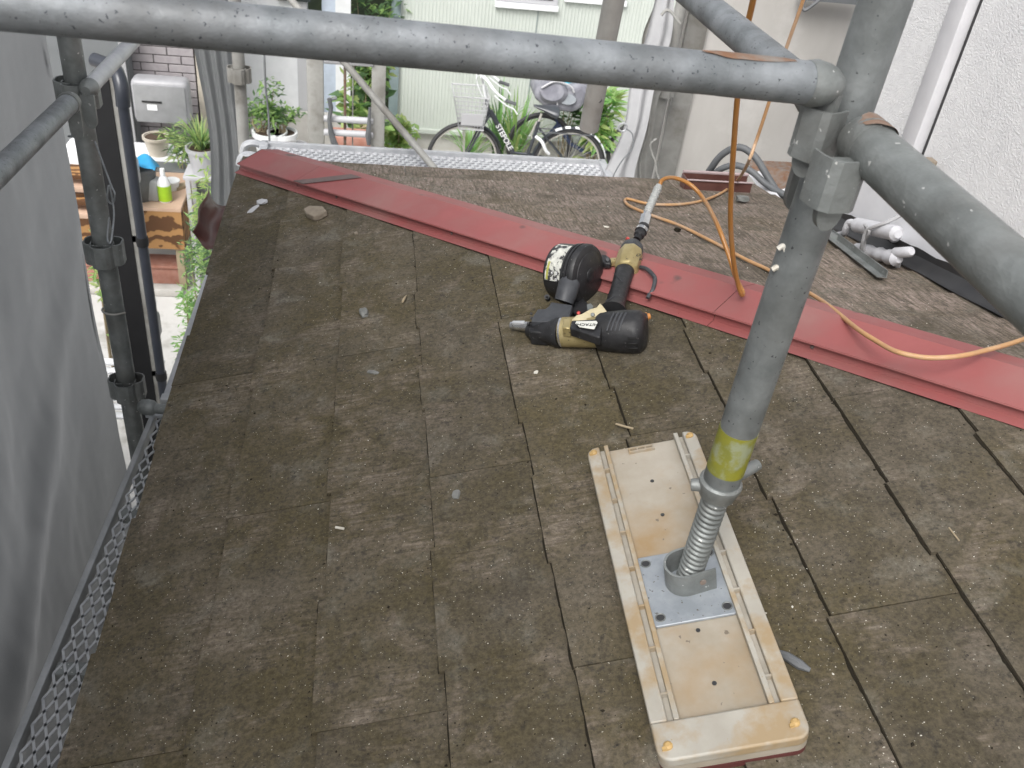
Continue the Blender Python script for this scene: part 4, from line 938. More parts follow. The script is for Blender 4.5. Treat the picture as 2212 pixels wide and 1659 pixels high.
# handle
H0, H1, H2, H3 = G(1310, 1075, .047), G(1390, 800, .049), G(1440, 620, .050), G(1450, 590, .050)
hd = (H3 - H0).normalized()
b = MB(); b.lathe(H0 - hd * .012, H3, [(0, .030), (.07, .0245), (.16, .0205), (.5, .0195), (.82, .0205), (.93, .0215), (1, .0215)], n=28, sx=.92, side=NZ); gpart(b, 'handle', M_gun)
for a0, (x0, y0, x1, y1) in enumerate(((1310, 655, 1410, 755), (1215, 985, 1310, 925))):
    b = MB(); b.tube([G(x0, y0, .069), G((x0 + x1) / 2, (y0 + y1) / 2, .0705), G(x1, y1, .069)], .0008, 5); gpart(b, 'grip_seam', M_gun2)
Gc0, Gc1 = G(1452, 635, .050), G(1508, 425, .052)
b = MB(); b.lathe(Gc0, Gc1, [(0, .0225), (.06, .027), (.3, .0285), (.8, .029), (1, .0275)], n=8, side=NZ + ea * .4, sx=1.0); o = gpart(b, 'handle_end_cap', M_gold, ang=.5); md = o.modifiers.new('bevel', 'BEVEL'); md.width = .004; md.segments = 3
b = MB(); b.lathe(Gc1 - hd * .0015, G(1542, 322, .052), [(0, .0275), (.5, .0265), (1, .016)], n=8, side=NZ + ea * .4); o = gpart(b, 'end_cover', M_gun2, ang=.5); md = o.modifiers.new('bevel', 'BEVEL'); md.width = .004; md.segments = 2
for k, (x, y) in enumerate(((1595, 450), (1625, 500))):
    text('DK'[k], 'cap_letter', M_ink, G(x, y, .074), ea, eb, .014, gun)
b = MB(); b.lathe(G(1470, 262, .06), G(1480, 270, .07), [(0, .005), (1, .003)], n=8); gpart(b, 'red_button', M_redp)
# hook
b = MB(); b.tube(spline([G(1620, 590, .050), G(1690, 610, .056), G(1755, 670, .058), G(1785, 730, .050), G(1760, 850, .040), G(1725, 900, .034), G(1700, 945, .030)], 6), .0045, 8); gpart(b, 'belt_hook', M_gun2)
# air coupler: goes from end cover up to the hose
K = [G(1580, 275, .052), G(1615, 235, .054), G(1635, 180, .058)]
Kd = None
q0 = G(1575, 275, .053); q1 = ray(1391, 488) * (q0.length * 1.018); q2 = ray(1400, 455) * (q0.length * 1.03); q3 = ray(1424, 400) * (q0.length * 1.045)
b = MB(); b.lathe(q0, q1, [(0, .009), (.25, .009), (.3, .0125), (.55, .0125), (.56, .0145), (.75, .0145), (.76, .0125), (1, .0125)], n=20); gpart(b, 'coupler_socket', M_gun)
b = MB(); b.lathe(q0 + (q1 - q0) * .56, q0 + (q1 - q0) * .74, [(0, .0149), (1, .0149)], n=20); gpart(b, 'coupler_ring', M_chrome)
b = MB(); b.lathe(q1, q2, [(0, .011), (.05, .0135), (.65, .0135), (.7, .010), (1, .0095)], n=6); gpart(b, 'hex_nut', M_chrome, ang=.4)
# ================================================================ HOSES AND CABLES
def span(pts, k=8): return spline(pts, k)
h1 = empty('air_hose', q3, 'glossy amber air hose dropping from above and looping to the nail gun', 'air hose')
b = MB(); cd_ = q3 - q2; b.lathe(q2 - cd_ * .08, q3, [(0, .0095), (.05, .0105)] + [(.08 + .06 * i, .0105 if i % 2 else .0085) for i in range(15)] + [(1, .007)], n=16); b.build('hose_cuff', mat('grey_hose_cuff', (.30, .31, .30), (.36, .37, .36), rough=.6), h1)
HR = .0048
hp1 = hcap(-0.075, 4) ; lo = ray(1604, 632) * (ray(1604, 632).dot(hp1) and 1.96)
base_d = 1.93
A_path = [(1424, 402, q3.length), (1432, 388, q3.length), (1455, 384, q3.length - .01), (1490, 398, q3.length - .03), (1520, 430, q3.length - .06), (1548, 482, 1.98), (1572, 545, 1.945), (1590, 600, 1.93), (1604, 630, 1.915), (1602, 636, 1.90), (1594, 612, 1.88), (1584, 560, 1.83), (1578, 480, 1.77), (1580, 400, 1.71), (1586, 300, 1.64), (1594, 200, 1.58), (1605, 100, 1.52), (1627, 0, 1.46), (1650, -120, 1.40), (1670, -240, 1.36)]
b = MB(); b.tube(span([ray(x, y) * d_ for x, y, d_ in A_path], 6), HR, 12); b.build('hose', M_hose, h1)
def fl_(x, y, h=.016): return far(x, y, h)
def rr_(x, y, h=.018):   # on whichever surface of the roof
    return far(x, y, h)
hB_up = [(1760, -90, 2.25), (1735, 0, 2.3), (1700, 100, 2.36), (1668, 200, 2.42), (1635, 300, 2.50), (1612, 360, 2.56)]
pB = [ray(x, y) * d_ for x, y, d_ in hB_up] + [rr_(1590, 392, .03), rr_(1560, 416), rr_(1515, 434), rr_(1460, 442), rr_(1400, 440), rr_(1358, 430), rr_(1350, 434), rr_(1362, 446), rr_(1410, 466), rr_(1470, 488), rr_(1550, 528), rr_(1610, 560), rr_(1660, 583), rr_(1710, 612, .022), rr_(1760, 640, .030), rr_(1800, 668, .042), rr_(1850, 709, .050), rr_(1890, 735, .052), rr_(1930, 757, .052), rr_(1975, 769, .052), rr_(2020, 773, .056), rr_(2080, 768, .062), rr_(2140, 754, .062), rr_(2190, 740, .056), rr_(2240, 722, .045), rr_(2300, 700, .035)]
h2 = empty('second_air_hose', pB[12], 'dusty amber air hose winding over the far slates and red hip cap', 'air hose')
b = MB(); b.tube(span(pB, 6), .0044, 12); b.build('hose', M_hose_pale, h2)
e = tag(MB().tube(span([aty(1524, 385, 3.12), aty(1535, 365, 3.08), aty(1560, 334, 3.05), aty(1596, 318, 3.02), aty(1630, 338, 2.98), aty(1660, 385, 2.93), aty(1688, 430, 2.86), aty(1715, 470, 2.80), aty(1750, 500, 2.75)], 6), .0125, 12).build('power_cable', M_cable), 'taller of the two thick grey cable loops by the maroon gutter', 'cable', 'cable loops by the gutter')
e = tag(MB().tube(span([aty(1540, 385, 3.10), aty(1552, 368, 3.04), aty(1585, 357, 3.0), aty(1620, 368, 2.95), aty(1655, 398, 2.9), aty(1690, 418, 2.85), aty(1730, 438, 2.80), aty(1780, 455, 2.75)], 6), .0115, 12).build('power_cable', M_cable), 'lower of the two thick grey cable loops by the maroon gutter', 'cable', 'cable loops by the gutter')
bb = MB()
for k in range(7): bb.tube([aty(1690 + k * 4, 440 + k * 2, 2.72), aty(1684 + k * 5, 470 + k * 2, 2.66)], .006, 6)
tag(bb.build('cable_bundle', M_cable), 'dark tangle of cable ends at the foot of the wall', 'cable bundle')

# ================================================================ SMALL THINGS ON THE SLATES
def rock(name, p, sz, m_, label, cat, seed, flat=.5, nrm=NNRM, group=None):
    r_ = random.Random(seed); b_ = MB(); bmesh.ops.create_icosphere(b_.bm, subdivisions=2, radius=1)
    R_ = basis(Vector((math.cos(seed), math.sin(seed), 0)) - nrm * nrm.dot(Vector((math.cos(seed), math.sin(seed), 0))), nrm.cross(Vector((math.cos(seed), math.sin(seed), 0))))
    for v in b_.bm.verts:
        q_ = v.co.copy(); n_ = 1 + .35 * noise.noise(q_ * 1.6 + Vector((seed, 0, 0)))
        q_ = Vector((max(-.8, min(.8, q_.x)), max(-.75, min(.75, q_.y)), max(-.8, min(.72, q_.z)))) * n_
        v.co = Vector(p) + R_ @ Vector((q_.x * sz[0], q_.y * sz[1], q_.z * sz[2] + sz[2] * .75))
    o_ = b_.build(name, m_, ang=.45); return tag(o_, label, cat, group)
def hN(x, y): return near(x, y, .010)
st_ = near(683, 466, .012)
b = MB(); b.prism([near(x, y, .010) for x, y in ((659, 462), (672, 455), (700, 456), (709, 466), (696, 474), (680, 479), (664, 471))], NNRM * .017); o = b.build('stone_chunk', M_stone); md = o.modifiers.new('bevel', 'BEVEL'); md.width = .003; md.segments = 2
tag(o, 'flat pale brown stone chunk near the far left end of the hip', 'stone')
rock('small_stone', hN(770, 506), (.009, .006, .004), M_stone, 'tiny pale stone lying below the brown stone chunk', 'stone', 5)
rock('sealant_lump', hN(787, 680), (.020, .012, .008), M_lump, 'dark grey lump of old sealant in the third slate row', 'debris', 8)
rock('sealant_lump', hN(806, 806), (.017, .006, .0035), M_lump, 'thin grey sealant flake below the darker lump', 'debris', 12)
rock('sealant_lump', hN(986, 1072), (.012, .009, .005), M_lump, 'round grey sealant blob in the middle of the roof', 'debris', 14)
rock('paint_flake', hN(1158, 806), (.007, .005, .002), M_chip, 'small white flake right of the third slate joint', 'debris', 17)
rock('paper_scrap', hN(567, 438), (.022, .017, .005), M_lgrey, 'crumpled grey scrap stuck near the left corner', 'debris', 21)
rock('paper_scrap', hN(548, 452), (.030, .012, .002), M_lgrey, 'flat grey smear of dried filler beside the crumpled scrap', 'debris', 23)
rock('far_clay_scrap', far(1602, 436, .012), (.024, .016, .014), M_lump, 'grey torn scrap lying behind the hanging hose', 'debris', 25, nrm=FNRM)
rock('dark_plug', far(1463, 500, .012), (.012, .009, .007), M_darkchip, 'small dark plug on the slates beside the dusty hose', 'debris', 27, nrm=FNRM)
rock('far_white_chip', far(1310, 492, .012), (.008, .006, .003), M_chip, 'white paint chip behind the nail gun', 'debris', 28, nrm=FNRM)
b = MB(); b.tube([near(725, 1139, .015), near(743, 1142, .015)], .0022, 6); tag(b.build('white_stub', M_chip), 'short white stick in the second slate row', 'debris')
b = MB(); b.tube(spline([near(869, 654, .013), near(873, 645, .018), near(878, 638, .013)], 4), [.001, .0025, .003, .003, .003, .0025, .002, .0015, .001], 6); tag(b.build('dry_leaf', M_wood), 'small curled pale leaf left of the nail gun', 'leaf')
b = MB(); b.tube([near(1331, 916, .014), near(1345, 920, .018), near(1368, 926, .014)], .0022, 6); tag(b.build('wood_splinter', M_wood), 'thin wood splinter above the cream block', 'splinter')
b = MB(); b.tube([near(1676, 1406, .014), near(1700, 1418, .017), near(1728, 1436, .016), near(1750, 1448, .013)], [.003, .0065, .007, .003], 8); tag(b.build('charred_stick', M_cable), 'dark grey stick lying right of the cream block', 'stick')
b = MB(); b.tube([near(2050, 1140, .0135), near(2072, 1168, .0135)], .0014, 5); tag(b.build('straw', M_wood), 'thin pale straw on the right of the roof', 'straw')
# countless grit and paint crumbs
def crumbs(name, n, m_, smin, smax, seed, fn):
    r_ = random.Random(seed); b_ = MB()
    for _ in range(n):
        p, nrm = fn(r_)
        if p is None: continue
        s_ = r_.uniform(smin, smax) * (2.0 if r_.random() < .04 else 1); a = r_.uniform(0, 6.28)
        t1 = nrm.orthogonal().normalized(); t2 = nrm.cross(t1); d1 = t1 * math.cos(a) + t2 * math.sin(a); d2_ = nrm.cross(d1); e1 = r_.uniform(.5, 1.6)
        vs = [b_.bm.verts.new(p + q_) for q_ in (d1 * s_ * e1, d2_ * s_, -d1 * s_ * e1 * r_.uniform(.6, 1), -d2_ * s_ * r_.uniform(.6, 1), nrm * s_ * .8)]
        for k in range(4): b_.bm.faces.new((vs[k], vs[(k + 1) % 4], vs[4]))
    o_ = b_.build(name, m_, smooth=False); return o_
def rnd_near(r_):
    X_ = r_.uniform(EX + .01, 1.25); Y_ = r_.uniform(.3, 3.0)
    if Y_ > hipY(X_) - .10: return None, None
    v_ = (X_ - EX) / c_; fr = (v_ % EXPO)
    return P_near(Y_, v_, .0145 - .0095 * fr / (EXPO + .05)), NNRM
def rnd_post(r_):   # denser sawdust right of the block
    X_ = .60 + abs(r_.gauss(0, .05)); Y_ = r_.uniform(.55, 1.25); v_ = (X_ - EX) / c_
    if r_.random() < .35: X_ = r_.uniform(.25, .9); Y_ = hipY(X_) - .11 - abs(r_.gauss(0, .04)); v_ = (X_ - EX) / c_
    return P_near(Y_, v_, .0145 - .0095 * (v_ % EXPO) / (EXPO + .05)), NNRM
def rnd_far(r_):
    X_ = r_.uniform(-.2, 1.25); Y_ = r_.uniform(.9, 2.95)
    if Y_ < hipY(X_) + .10: return None, None
    v_ = (FARY - Y_) / cf; fr = v_ % EXPO
    return P_far(X_, v_, .0145 - .0095 * fr / (EXPO + .05)), FNRM
tag(crumbs('paint_crumbs', 1700, M_chip, .0004, .0011, 31, lambda r_: rnd_near(r_) if r_.random() < .86 else rnd_post(r_)), 'pale paint crumbs and sawdust scattered over the near slates', 'crumbs', kind='stuff')
tag(crumbs('far_paint_crumbs', 500, M_chip, .0008, .0022, 33, rnd_far), 'pale crumbs scattered over the far slates', 'crumbs', kind='stuff')
def rnd_butt(r_):  # dark crumbs along the butts, added to draw the contact shade
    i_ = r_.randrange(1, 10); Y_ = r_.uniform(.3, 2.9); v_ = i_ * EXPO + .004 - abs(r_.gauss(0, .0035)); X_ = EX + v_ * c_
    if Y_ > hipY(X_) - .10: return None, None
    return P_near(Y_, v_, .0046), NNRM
tag(crumbs('butt_shade_crumbs', 9000, M_darkchip, .0010, .0030, 37, rnd_butt), 'dark crumbs painting shade along the lower edges of the slates', 'grit', kind='stuff')
tag(crumbs('dark_grit', 3600, M_darkchip, .0006, .0017, 35, rnd_near), 'dark grit scattered over the near slates', 'grit', kind='stuff')

# ================================================================ GROUND AND NEIGHBOURS
tag(MB().box((0, 5, GZ - .25), (80, 80, .5)).build('ground', M_ground, smooth=False), kind='structure')
# lower wall of the house under the roof, so the roof stands on something
hw_ = empty('house_below_roof', (0.5, 1.0, GZ), 'shaded lower wall of the house carrying the slate roof', 'house')
b = MB(); b.box((0.55, 0.9, (GZ - 1.42) / 2 - .0), (1.60, 3.7, -1.42 - GZ)); b.build('wall', M_concrete, hw_, smooth=False)
# corrugated siding house
sd_ = empty('corrugated_house', (2, 9.3, GZ), 'pale green corrugated metal house front behind the bicycles', 'house')
zc_ = aty(905, 277, 9.3).z; SX0, SX1 = aty(862, 130, 9.3).x, 6.0
b = MB(); pit = .034; n_ = int((SX1 - SX0) / pit)
prof = []
for i in range(n_):
    x0 = SX0 + i * pit; prof += [(x0, 0), (x0 + pit * .55, 0), (x0 + pit * .65, -.003), (x0 + pit * .9, -.003)]
V0 = [b.bm.verts.new((x, 9.3 + y, zc_)) for x, y in prof]; V1 = [b.bm.verts.new((x, 9.3 + y, 1.5)) for x, y in prof]
for k in range(len(prof) - 1): b.bm.faces.new((V0[k], V0[k + 1], V1[k + 1], V1[k]))
b.build('corrugated_cladding', M_siding, sd_, smooth=False)
b = MB(); b.box(((SX0 + SX1) / 2, 9.29, zc_ - .02), (SX1 - SX0, .05, .04)); b.build('base_drip', M_siding, sd_, smooth=False)
b = MB(); b.box(((SX0 + SX1) / 2, 9.38, (GZ + zc_ - .04) / 2), (SX1 - SX0, .10, zc_ - .04 - GZ)); b.build('foundation', M_concrete, sd_, smooth=False)
b = MB(); b.box((SX0 - .045, 9.30, -1.2), (.09, .10, 5.0)); b.build('corner_trim', M_trim_teal, sd_, smooth=False)
for x_ in (aty(1142, 200, 9.3).x,):
    b = MB(); b.box((x_, 9.291, -1.0), (.006, .004, 5)); b.build('panel_joint', M_trim_teal, sd_, smooth=False)
wz = aty(1137, 12, 9.3)
win = MB().box((wz.x, 9.28, wz.z + .0), (0.62, .06, .05)).build('window_sill', M_whitep, sd_, smooth=False)
b = MB(); b.box((wz.x, 9.29, wz.z + .36), (.60, .03, .66)); fr = b.build('window', M_lgrey, sd_, smooth=False)
b = MB(); b.box((wz.x, 9.272, wz.z + .37), (.50, .004, .60)); b.build('pane', M_glass, fr, smooth=False)
w2x = aty(1285, 6, 9.3)
b = MB(); b.box((w2x.x, 9.28, w2x.z + .02), (.62, .05, .045)); b.build('window_sill', M_whitep, sd_, smooth=False)
b = MB(); b.box((w2x.x, 9.29, w2x.z + .36), (.58, .03, .64)); fr = b.build('window', M_lgrey, sd_, smooth=False)
b = MB(); b.box((w2x.x, 9.272, w2x.z + .36), (.48, .004, .58)); b.build('pane', mat('teal_glass', (.05, .22, .25), rough=.15), fr, smooth=False)

# white building left of the bush
wb = empty('white_building', (-1.1, 8.9, GZ), 'bright white building front behind the potted plants', 'building')
xa, xb = aty(505, 150, 8.9).x, aty(650, 150, 8.9).x
b = MB(); b.box(((xa - .3 + xb) / 2, 8.97, -1.2), (xb - xa + .3, .14, 5.0)); b.build('wall', M_whitep, wb, smooth=False)
b = MB(); b.box((aty(655, 150, 8.9).x, 8.93, -1.2), (.10, .12, 5.0)); b.build('pilaster', M_lgrey, wb, smooth=False)
b = MB(); b.box((aty(715, 150, 9.0).x, 9.05, -1.2), (.16, .06, 5.0)); b.build('pale_blue_panel', mat('pale_blue_panel', (.55, .62, .72), rough=.5), wb, smooth=False)
b = MB(); b.box((aty(741, 150, 9.0).x, 9.03, -1.2), (.14, .05, 5.0)); b.build('white_post', M_whitep, wb, smooth=False)
b = MB(); b.box((aty(655, 3, 8.9).x - .08, 8.86, aty(655, 0, 8.86).z + .2), (.30, .05, .42)); b.build('dark_window', M_glass, wb, smooth=False)
b = MB(); b.box((aty(600, 250, 8.8).x, 8.80, GZ + .25), (1.2, .10, .5)); b.build('plinth', M_concrete, wb, smooth=False)
# dark panel behind the bush, the recess shade put into its colour
tag(MB().box((aty(780, 100, 9.9).x + .1, 10.3, -1.8), (1.6, .1, 4.4)).build('recess_shade_panel', mat('dark_recess_panel', (.035, .05, .03), (.06, .08, .04), rough=.9, scale=5), smooth=False), 'dark panel painted as recess shade behind the leafy shrub', 'wall')

# H-frame gate
gt = empty('pipe_gate', aty(740, 330, 6.6), 'grey pipe frame gate with two pale crossbars before the shrub', 'gate')
def gy(x, y): return aty(x, y, 6.6)
for x0, x1, wd in (((683, 105), (692, 300), .105), ((812, 120), (817, 310), .095)) if False else ():
    pass
for xt, wd in ((682, .115), (817, .10)):
    p = gy(xt, 220); b = MB(); b.box((p.x, 6.6, (GZ + -1.9) / 2), (wd, .06, -1.9 - GZ), bevel=.008); b.build('post', M_galv_old, gt)
pl0, pr0 = gy(700, 255), gy(806, 262)
for ya, yb, rr in ((252, 261, .024), (281, 291, .024), (126, 133, .03)):
    a, c = gy(700, ya), gy(806, yb); z = (a.z + c.z) / 2; b = MB(); b.tube([(a.x, 6.58, z), (c.x, 6.58, z)], rr, 14); b.build('crossbar', M_lgrey, gt)
for xt in (745, 762):
    p = gy(xt, 220); b = MB(); b.tube([(p.x, 6.62, GZ), (p.x, 6.62, -2.0)], .010 if xt == 745 else .005, 8); b.build('upright_rod', M_rust if xt == 745 else M_galv_old, gt)
lk = [gy(x, y) for x, y in ((712, 205), (716, 225), (712, 250), (716, 280), (722, 300), (732, 312))]
b = MB(); b.tube([Vector((p.x, 6.53, p.z)) for p in lk], [.014, .016, .014, .02, .024, .012], 8); b.build('latch_bar', M_cable, gt)
b = MB(); b.tube([gy(708, 212) + Vector((0, -.05, 0)), gy(728, 206) + Vector((0, -.05, 0))], .013, 8); b.build('latch_handle', M_dark, gt)
lk = [gy(x, y) for x, y in ((799, 225), (797, 262), (795, 285), (797, 305))]
b = MB(); b.tube([Vector((p.x, 6.53, p.z)) for p in lk], [.010, .014, .02, .014], 8); b.build('latch_bar', M_cable, gt)

# ---- foliage helpers
def leaf(b_, p, d_, up_, L_, W_):
    d_ = Vector(d_).normalized(); s_ = d_.cross(up_); s_ = s_.normalized() if s_.length > 1e-4 else d_.orthogonal().normalized(); dr = Vector((0, 0, -L_ * .18))
    v = [b_.bm.verts.new(q_) for q_ in (p, p + d_ * L_ * .45 + s_ * W_ / 2, p + d_ * L_ + dr, p + d_ * L_ * .45 - s_ * W_ / 2)]
    b_.bm.faces.new(v)
def bush(name, c, R_, n, L_, W_, mats, label, cat, seed, stems=5, group=None, stem_z=None):
    r_ = random.Random(seed); c = Vector(c); zb = stem_z if stem_z is not None else GZ
    e = empty(name, (c.x, c.y, zb), label, cat, group)
    cl = [c + Vector((r_.uniform(-1, 1) * R_[0] * .7, r_.uniform(-1, 1) * R_[1] * .7, r_.uniform(-.9, .9) * R_[2] * .8)) for _ in range(max(5, n // 60))]
    bs = [MB() for _ in mats]
    for i in range(n):
        q = r_.choice(cl); p = q + Vector((r_.gauss(0, 1) * R_[0] * .22, r_.gauss(0, 1) * R_[1] * .22, r_.gauss(0, 1) * R_[2] * .20))
        d_ = Vector((r_.uniform(-1, 1), r_.uniform(-1, 1), r_.uniform(-.35, .8))); k = r_.uniform(.6, 1.25)
        leaf(bs[r_.randrange(len(mats))], p, d_, Vector((r_.uniform(-.5, .5), r_.uniform(-.5, .5), 1)), L_ * k, W_ * k)
    for b_, m_ in zip(bs, mats): b_.build('foliage', m_, e, smooth=False)
    sb = MB()
    for q in cl[:stems]:
        base = Vector((c.x + r_.uniform(-.2, .2) * R_[0], c.y, zb)); sb.tube([base, base.lerp(q, .5) + Vector((r_.uniform(-.03, .03), 0, 0)), q], [.009, .007, .003], 6)
    sb.build('stem', M_wood, e)
    return e
def tuft(name, c, n, H_, spread, W_, mats, label, cat, seed, group=None):
    r_ = random.Random(seed); c = Vector(c); e = empty(name, c, label, cat, group); bs = [MB() for _ in mats]
    for i in range(n):
        a = r_.uniform(0, math.tau); h = H_ * r_.uniform(.6, 1.1); s_ = spread * r_.uniform(.2, 1.1); d_ = Vector((math.cos(a), math.sin(a), 0)); side = Vector((-math.sin(a), math.cos(a), 0))
        b_ = bs[r_.randrange(len(mats))]; prev = None; base = c + d_ * r_.uniform(0, .05)
        for k in range(7):
            t = k / 6; p = base + d_ * s_ * t ** 1.6 + Vector((0, 0, h * (t * 1.25 - .55 * t ** 2.6 * (s_ / spread))))
            w_ = W_ * (1 - t) ** .6 * .5 + .0005; row = [b_.bm.verts.new(p - side * w_), b_.bm.verts.new(p + side * w_)]
            if prev: b_.bm.faces.new((prev[0], prev[1], row[1], row[0]))
            prev = row
    for b_, m_ in zip(bs, mats): b_.build('blades', m_, e, smooth=False)
    return e
def pot(name, p, r_, h_, m_, label, group=None, parent=None):
    p = Vector(p); e = empty(name, p, label, 'plant pot', group)
    b_ = MB(); b_.lathe(p, p + Vector((0, 0, h_)), [(0, r_ * .68), (.05, r_ * .7), (.85, r_ * .94), (.86, r_ * 1.04), (1, r_ * 1.05), (1, r_ * .92), (.93, r_ * .9)], n=24); b_.build('body', m_, e)
    b_ = MB(); b_.lathe(p + Vector((0, 0, h_ * .90)), p + Vector((0, 0, h_ * .945)), [(0, r_ * .86), (1, r_ * .84)], n=20); b_.build('soil', M_soil, e)
    return e
bush('leafy_shrub', aty(783, 185, 8.3) + Vector((0, 0, .0)), (.24, .25, .50), 520, .15, .075, [M_leaf, M_leafy, M_leafd], 'bright broad leaved shrub seen through the pipe gate', 'shrub', 41)
bush('upper_shrub', aty(800, 0, 9.4), (.35, .2, .35), 300, .10, .04, [M_leafd, M_leafd, M_leaf], 'dark shrub above the cross rail left of the house corner', 'shrub', 42)
bush('low_shrub', aty(865, 290, 8.9), (.24, .15, .14), 320, .13, .05, [M_leaf, M_leafy], 'low pale green plant at the foot of the house corner', 'plant', 43)
tag(MB().box(aty(770, 292, 7.6) + Vector((0, 0, -.02)), (.40, .22, .08), bevel=.01).build('brick_edging', M_terra), 'terracotta garden edging behind the gate crossbars', 'garden edging')
bush('fallen_leaf_plant', aty(795, 292, 7.9), (.18, .12, .10), 180, .09, .04, [M_leafy, M_wood], 'yellowing low plant behind the gate', 'plant', 44)
tuft('blade_plant', (aty(1110, 335, 8.85).x, 8.85, GZ), 60, .78, .42, .035, [M_leafb, M_leaf, M_leafy], 'large green blade leaved plant behind the bicycle frame', 'plant', 45)
tuft('blade_plant', (aty(1075, 335, 8.9).x, 8.95, GZ), 40, .80, .30, .03, [M_leafd, M_leafb], 'darker blade plant left of the bright one', 'plant', 46)
tuft('grass_clump', (aty(1015, 345, 8.9).x, 8.9, GZ), 50, .45, .35, .025, [M_leafb, M_leaf], 'grass clump seen through the front bicycle wheel', 'plant', 47)
bush('dark_bush', aty(1228, 240, 9.0), (.16, .1, .22), 260, .06, .03, [M_leafd], 'dark small leaved bush behind the child seat bicycle', 'bush', 48)
bush('tall_leaf_plant', aty(1305, 240, 8.8), (.12, .12, .40), 190, .22, .06, [M_leaf, M_leafy, M_leafb], 'tall bright leafy plant between hanging post and tied sheet', 'plant', 49)
bush('tall_leaf_plant', aty(1283, 275, 8.9), (.14, .12, .26), 120, .18, .05, [M_leafb, M_leafd], 'shorter leafy plant behind the rear bicycle wheel', 'plant', 50)

# potted plants before the white building
for k, (x, y, r_, h_, lab, pl) in enumerate(((583, 296, .145, .30, 'white pot with trailing greenery nearest the corner post', 1), (610, 293, .125, .30, 'clean white tapered pot before the white building', 1))):
    p = aty(x, y, 7.9); p.z = GZ + .35; pe = pot('white_flowerpot', p, r_, h_, M_whitep, lab, 'white pots before the white building')
    bush('potted_plant', p + Vector((0 if k else -.08, 0, h_ + (.12 if k else .22))), (.17 if k else .22, .12, .12 if k else .24), 260 if k else 420, .07, .028, [M_leaf, M_leafd], ('small' if k else 'bushy dark') + ' green plant growing in the ' + ('clean tapered' if k else 'corner') + ' white pot', 'plant', 60 + k, stem_z=p.z + h_ * .9)
tag(MB().box((aty(597, 300, 7.9).x, 7.95, GZ + .175), (.75, .35, .35), bevel=.01).build('pot_stand', M_lgrey), 'pale stand carrying the two white pots', 'stand')
pe = pot('grey_jar', Vector((aty(640, 290, 8.3).x, 8.3, GZ)), .10, .38, M_lgrey, 'grey jar right of the white pots')

# ================================================================ BICYCLES
BY = 8.3
def bicycle(name, YY, hub_f, hub_r, R_, label, fm, child):
    e = empty(name, (hub_f.x, YY, GZ), label, 'bicycle')
    def wheel(c, nm, rimm, spokes=28):
        b_ = MB(); b_.tube([c + Vector((R_ * math.cos(a), 0, R_ * math.sin(a))) for a in np.linspace(0, math.tau, 48, endpoint=False)], .019, 8, closed=True); w_ = b_.build(nm, M_tyre, e)
        b_ = MB(); b_.tube([c + Vector(((R_ - .028) * math.cos(a), 0, (R_ - .028) * math.sin(a))) for a in np.linspace(0, math.tau, 48, endpoint=False)], .010, 6, closed=True); b_.build('rim', rimm, w_)
        b_ = MB()
        for k in range(spokes):
            a = k * math.tau / spokes; b_.tube([c + Vector((.02 * math.cos(a + .5), .02 * (1 if k % 2 else -1), .02 * math.sin(a + .5))), c + Vector(((R_ - .03) * math.cos(a), 0, (R_ - .03) * math.sin(a)))], .0018, 4, cap=False)
        b_.build('spokes', M_rim, w_, smooth=False)
        b_ = MB(); b_.tube([c - Vector((0, .05, 0)), c + Vector((0, .05, 0))], .02, 10); b_.build('hub', M_rim, w_)
    wheel(hub_f, 'front_wheel', M_rim if not child else M_tyre, 20); wheel(hub_r, 'rear_wheel', M_rim, 32)
    return e
def by(x, y, Y=BY): return aty(x, y, Y)
hf, hr = Vector((by(1002, 342).x, BY, GZ + .335)), Vector((by(1226, 356).x, BY, GZ + .335))
bk = bicycle('commuter_bicycle', BY, hf, hr, .335, 'dark low step bicycle with white wire basket parked by the green house', M_frame, False)
def bpart(pts_, r_, nm, m_, n=10): 
    b_ = MB(); b_.tube(pts_, r_, n); return b_.build(nm, m_, bk)
head_t, head_b = by(1050, 216), by(1058, 246)
bbk = by(1108, 330); seat_t = by(1172, 238); stb = by(1140, 333)
dt = bpart([head_b + Vector((0, 0, .03)), bbk], .024, 'down_tube', M_frame, 12)
bpart([bbk, stb, by(1146, 330)], .014, 'bottom_tube', M_frame)
bpart([stb, by(1158, 283), by(1164, 262)], .017, 'seat_tube', M_frame)
bpart([by(1164, 262), by(1170, 245)], .012, 'seat_post', M_rim)
for s_ in (-.05, .05):
    o_ = Vector((0, s_, 0)); bpart([stb + o_ * .4, hr + o_], .009, 'chain_stay', M_frame); bpart([by(1160, 272) + o_ * .4, hr + o_], .008, 'seat_stay', M_frame)
    bpart([head_b + o_ * .6, by(1042, 268) + o_, hf + o_], .011, 'fork_blade', M_frame)
bpart([head_b - Vector((0, 0, .03)), head_t + Vector((0, 0, .02))], .019, 'head_tube', M_frame)
bpart([head_t, by(1046, 196), by(1044, 180)], .012, 'stem', M_whitep)
# handlebar: both arms sweeping back
for s_ in (-1, 1):
    o_ = Vector((0, .26 * s_, 0))
    pts_ = [by(1044, 180), by(1040, 162) + o_ * .3, by(1048, 158) + o_ * .8, by(1062, 176) + o_, by(1086, 196) + o_]
    bpart(spline(pts_, 5), .0115, 'handlebar', M_whitep); bpart([by(1084, 196) + o_, by(1107, 204) + o_], .016, 'grip', M_cable)
    bpart(spline([by(1062, 186) + o_, by(1086, 206) + o_, by(1102, 214) + o_, by(1110, 226) + o_], 4), .007, 'brake_lever', M_whitep, 6)
    bpart(spline([by(1066, 178) + o_, by(1040, 150) + o_ * .6, by(1030, 175), by(1050, 225)], 5), .005, 'brake_cable', M_whitep, 6)
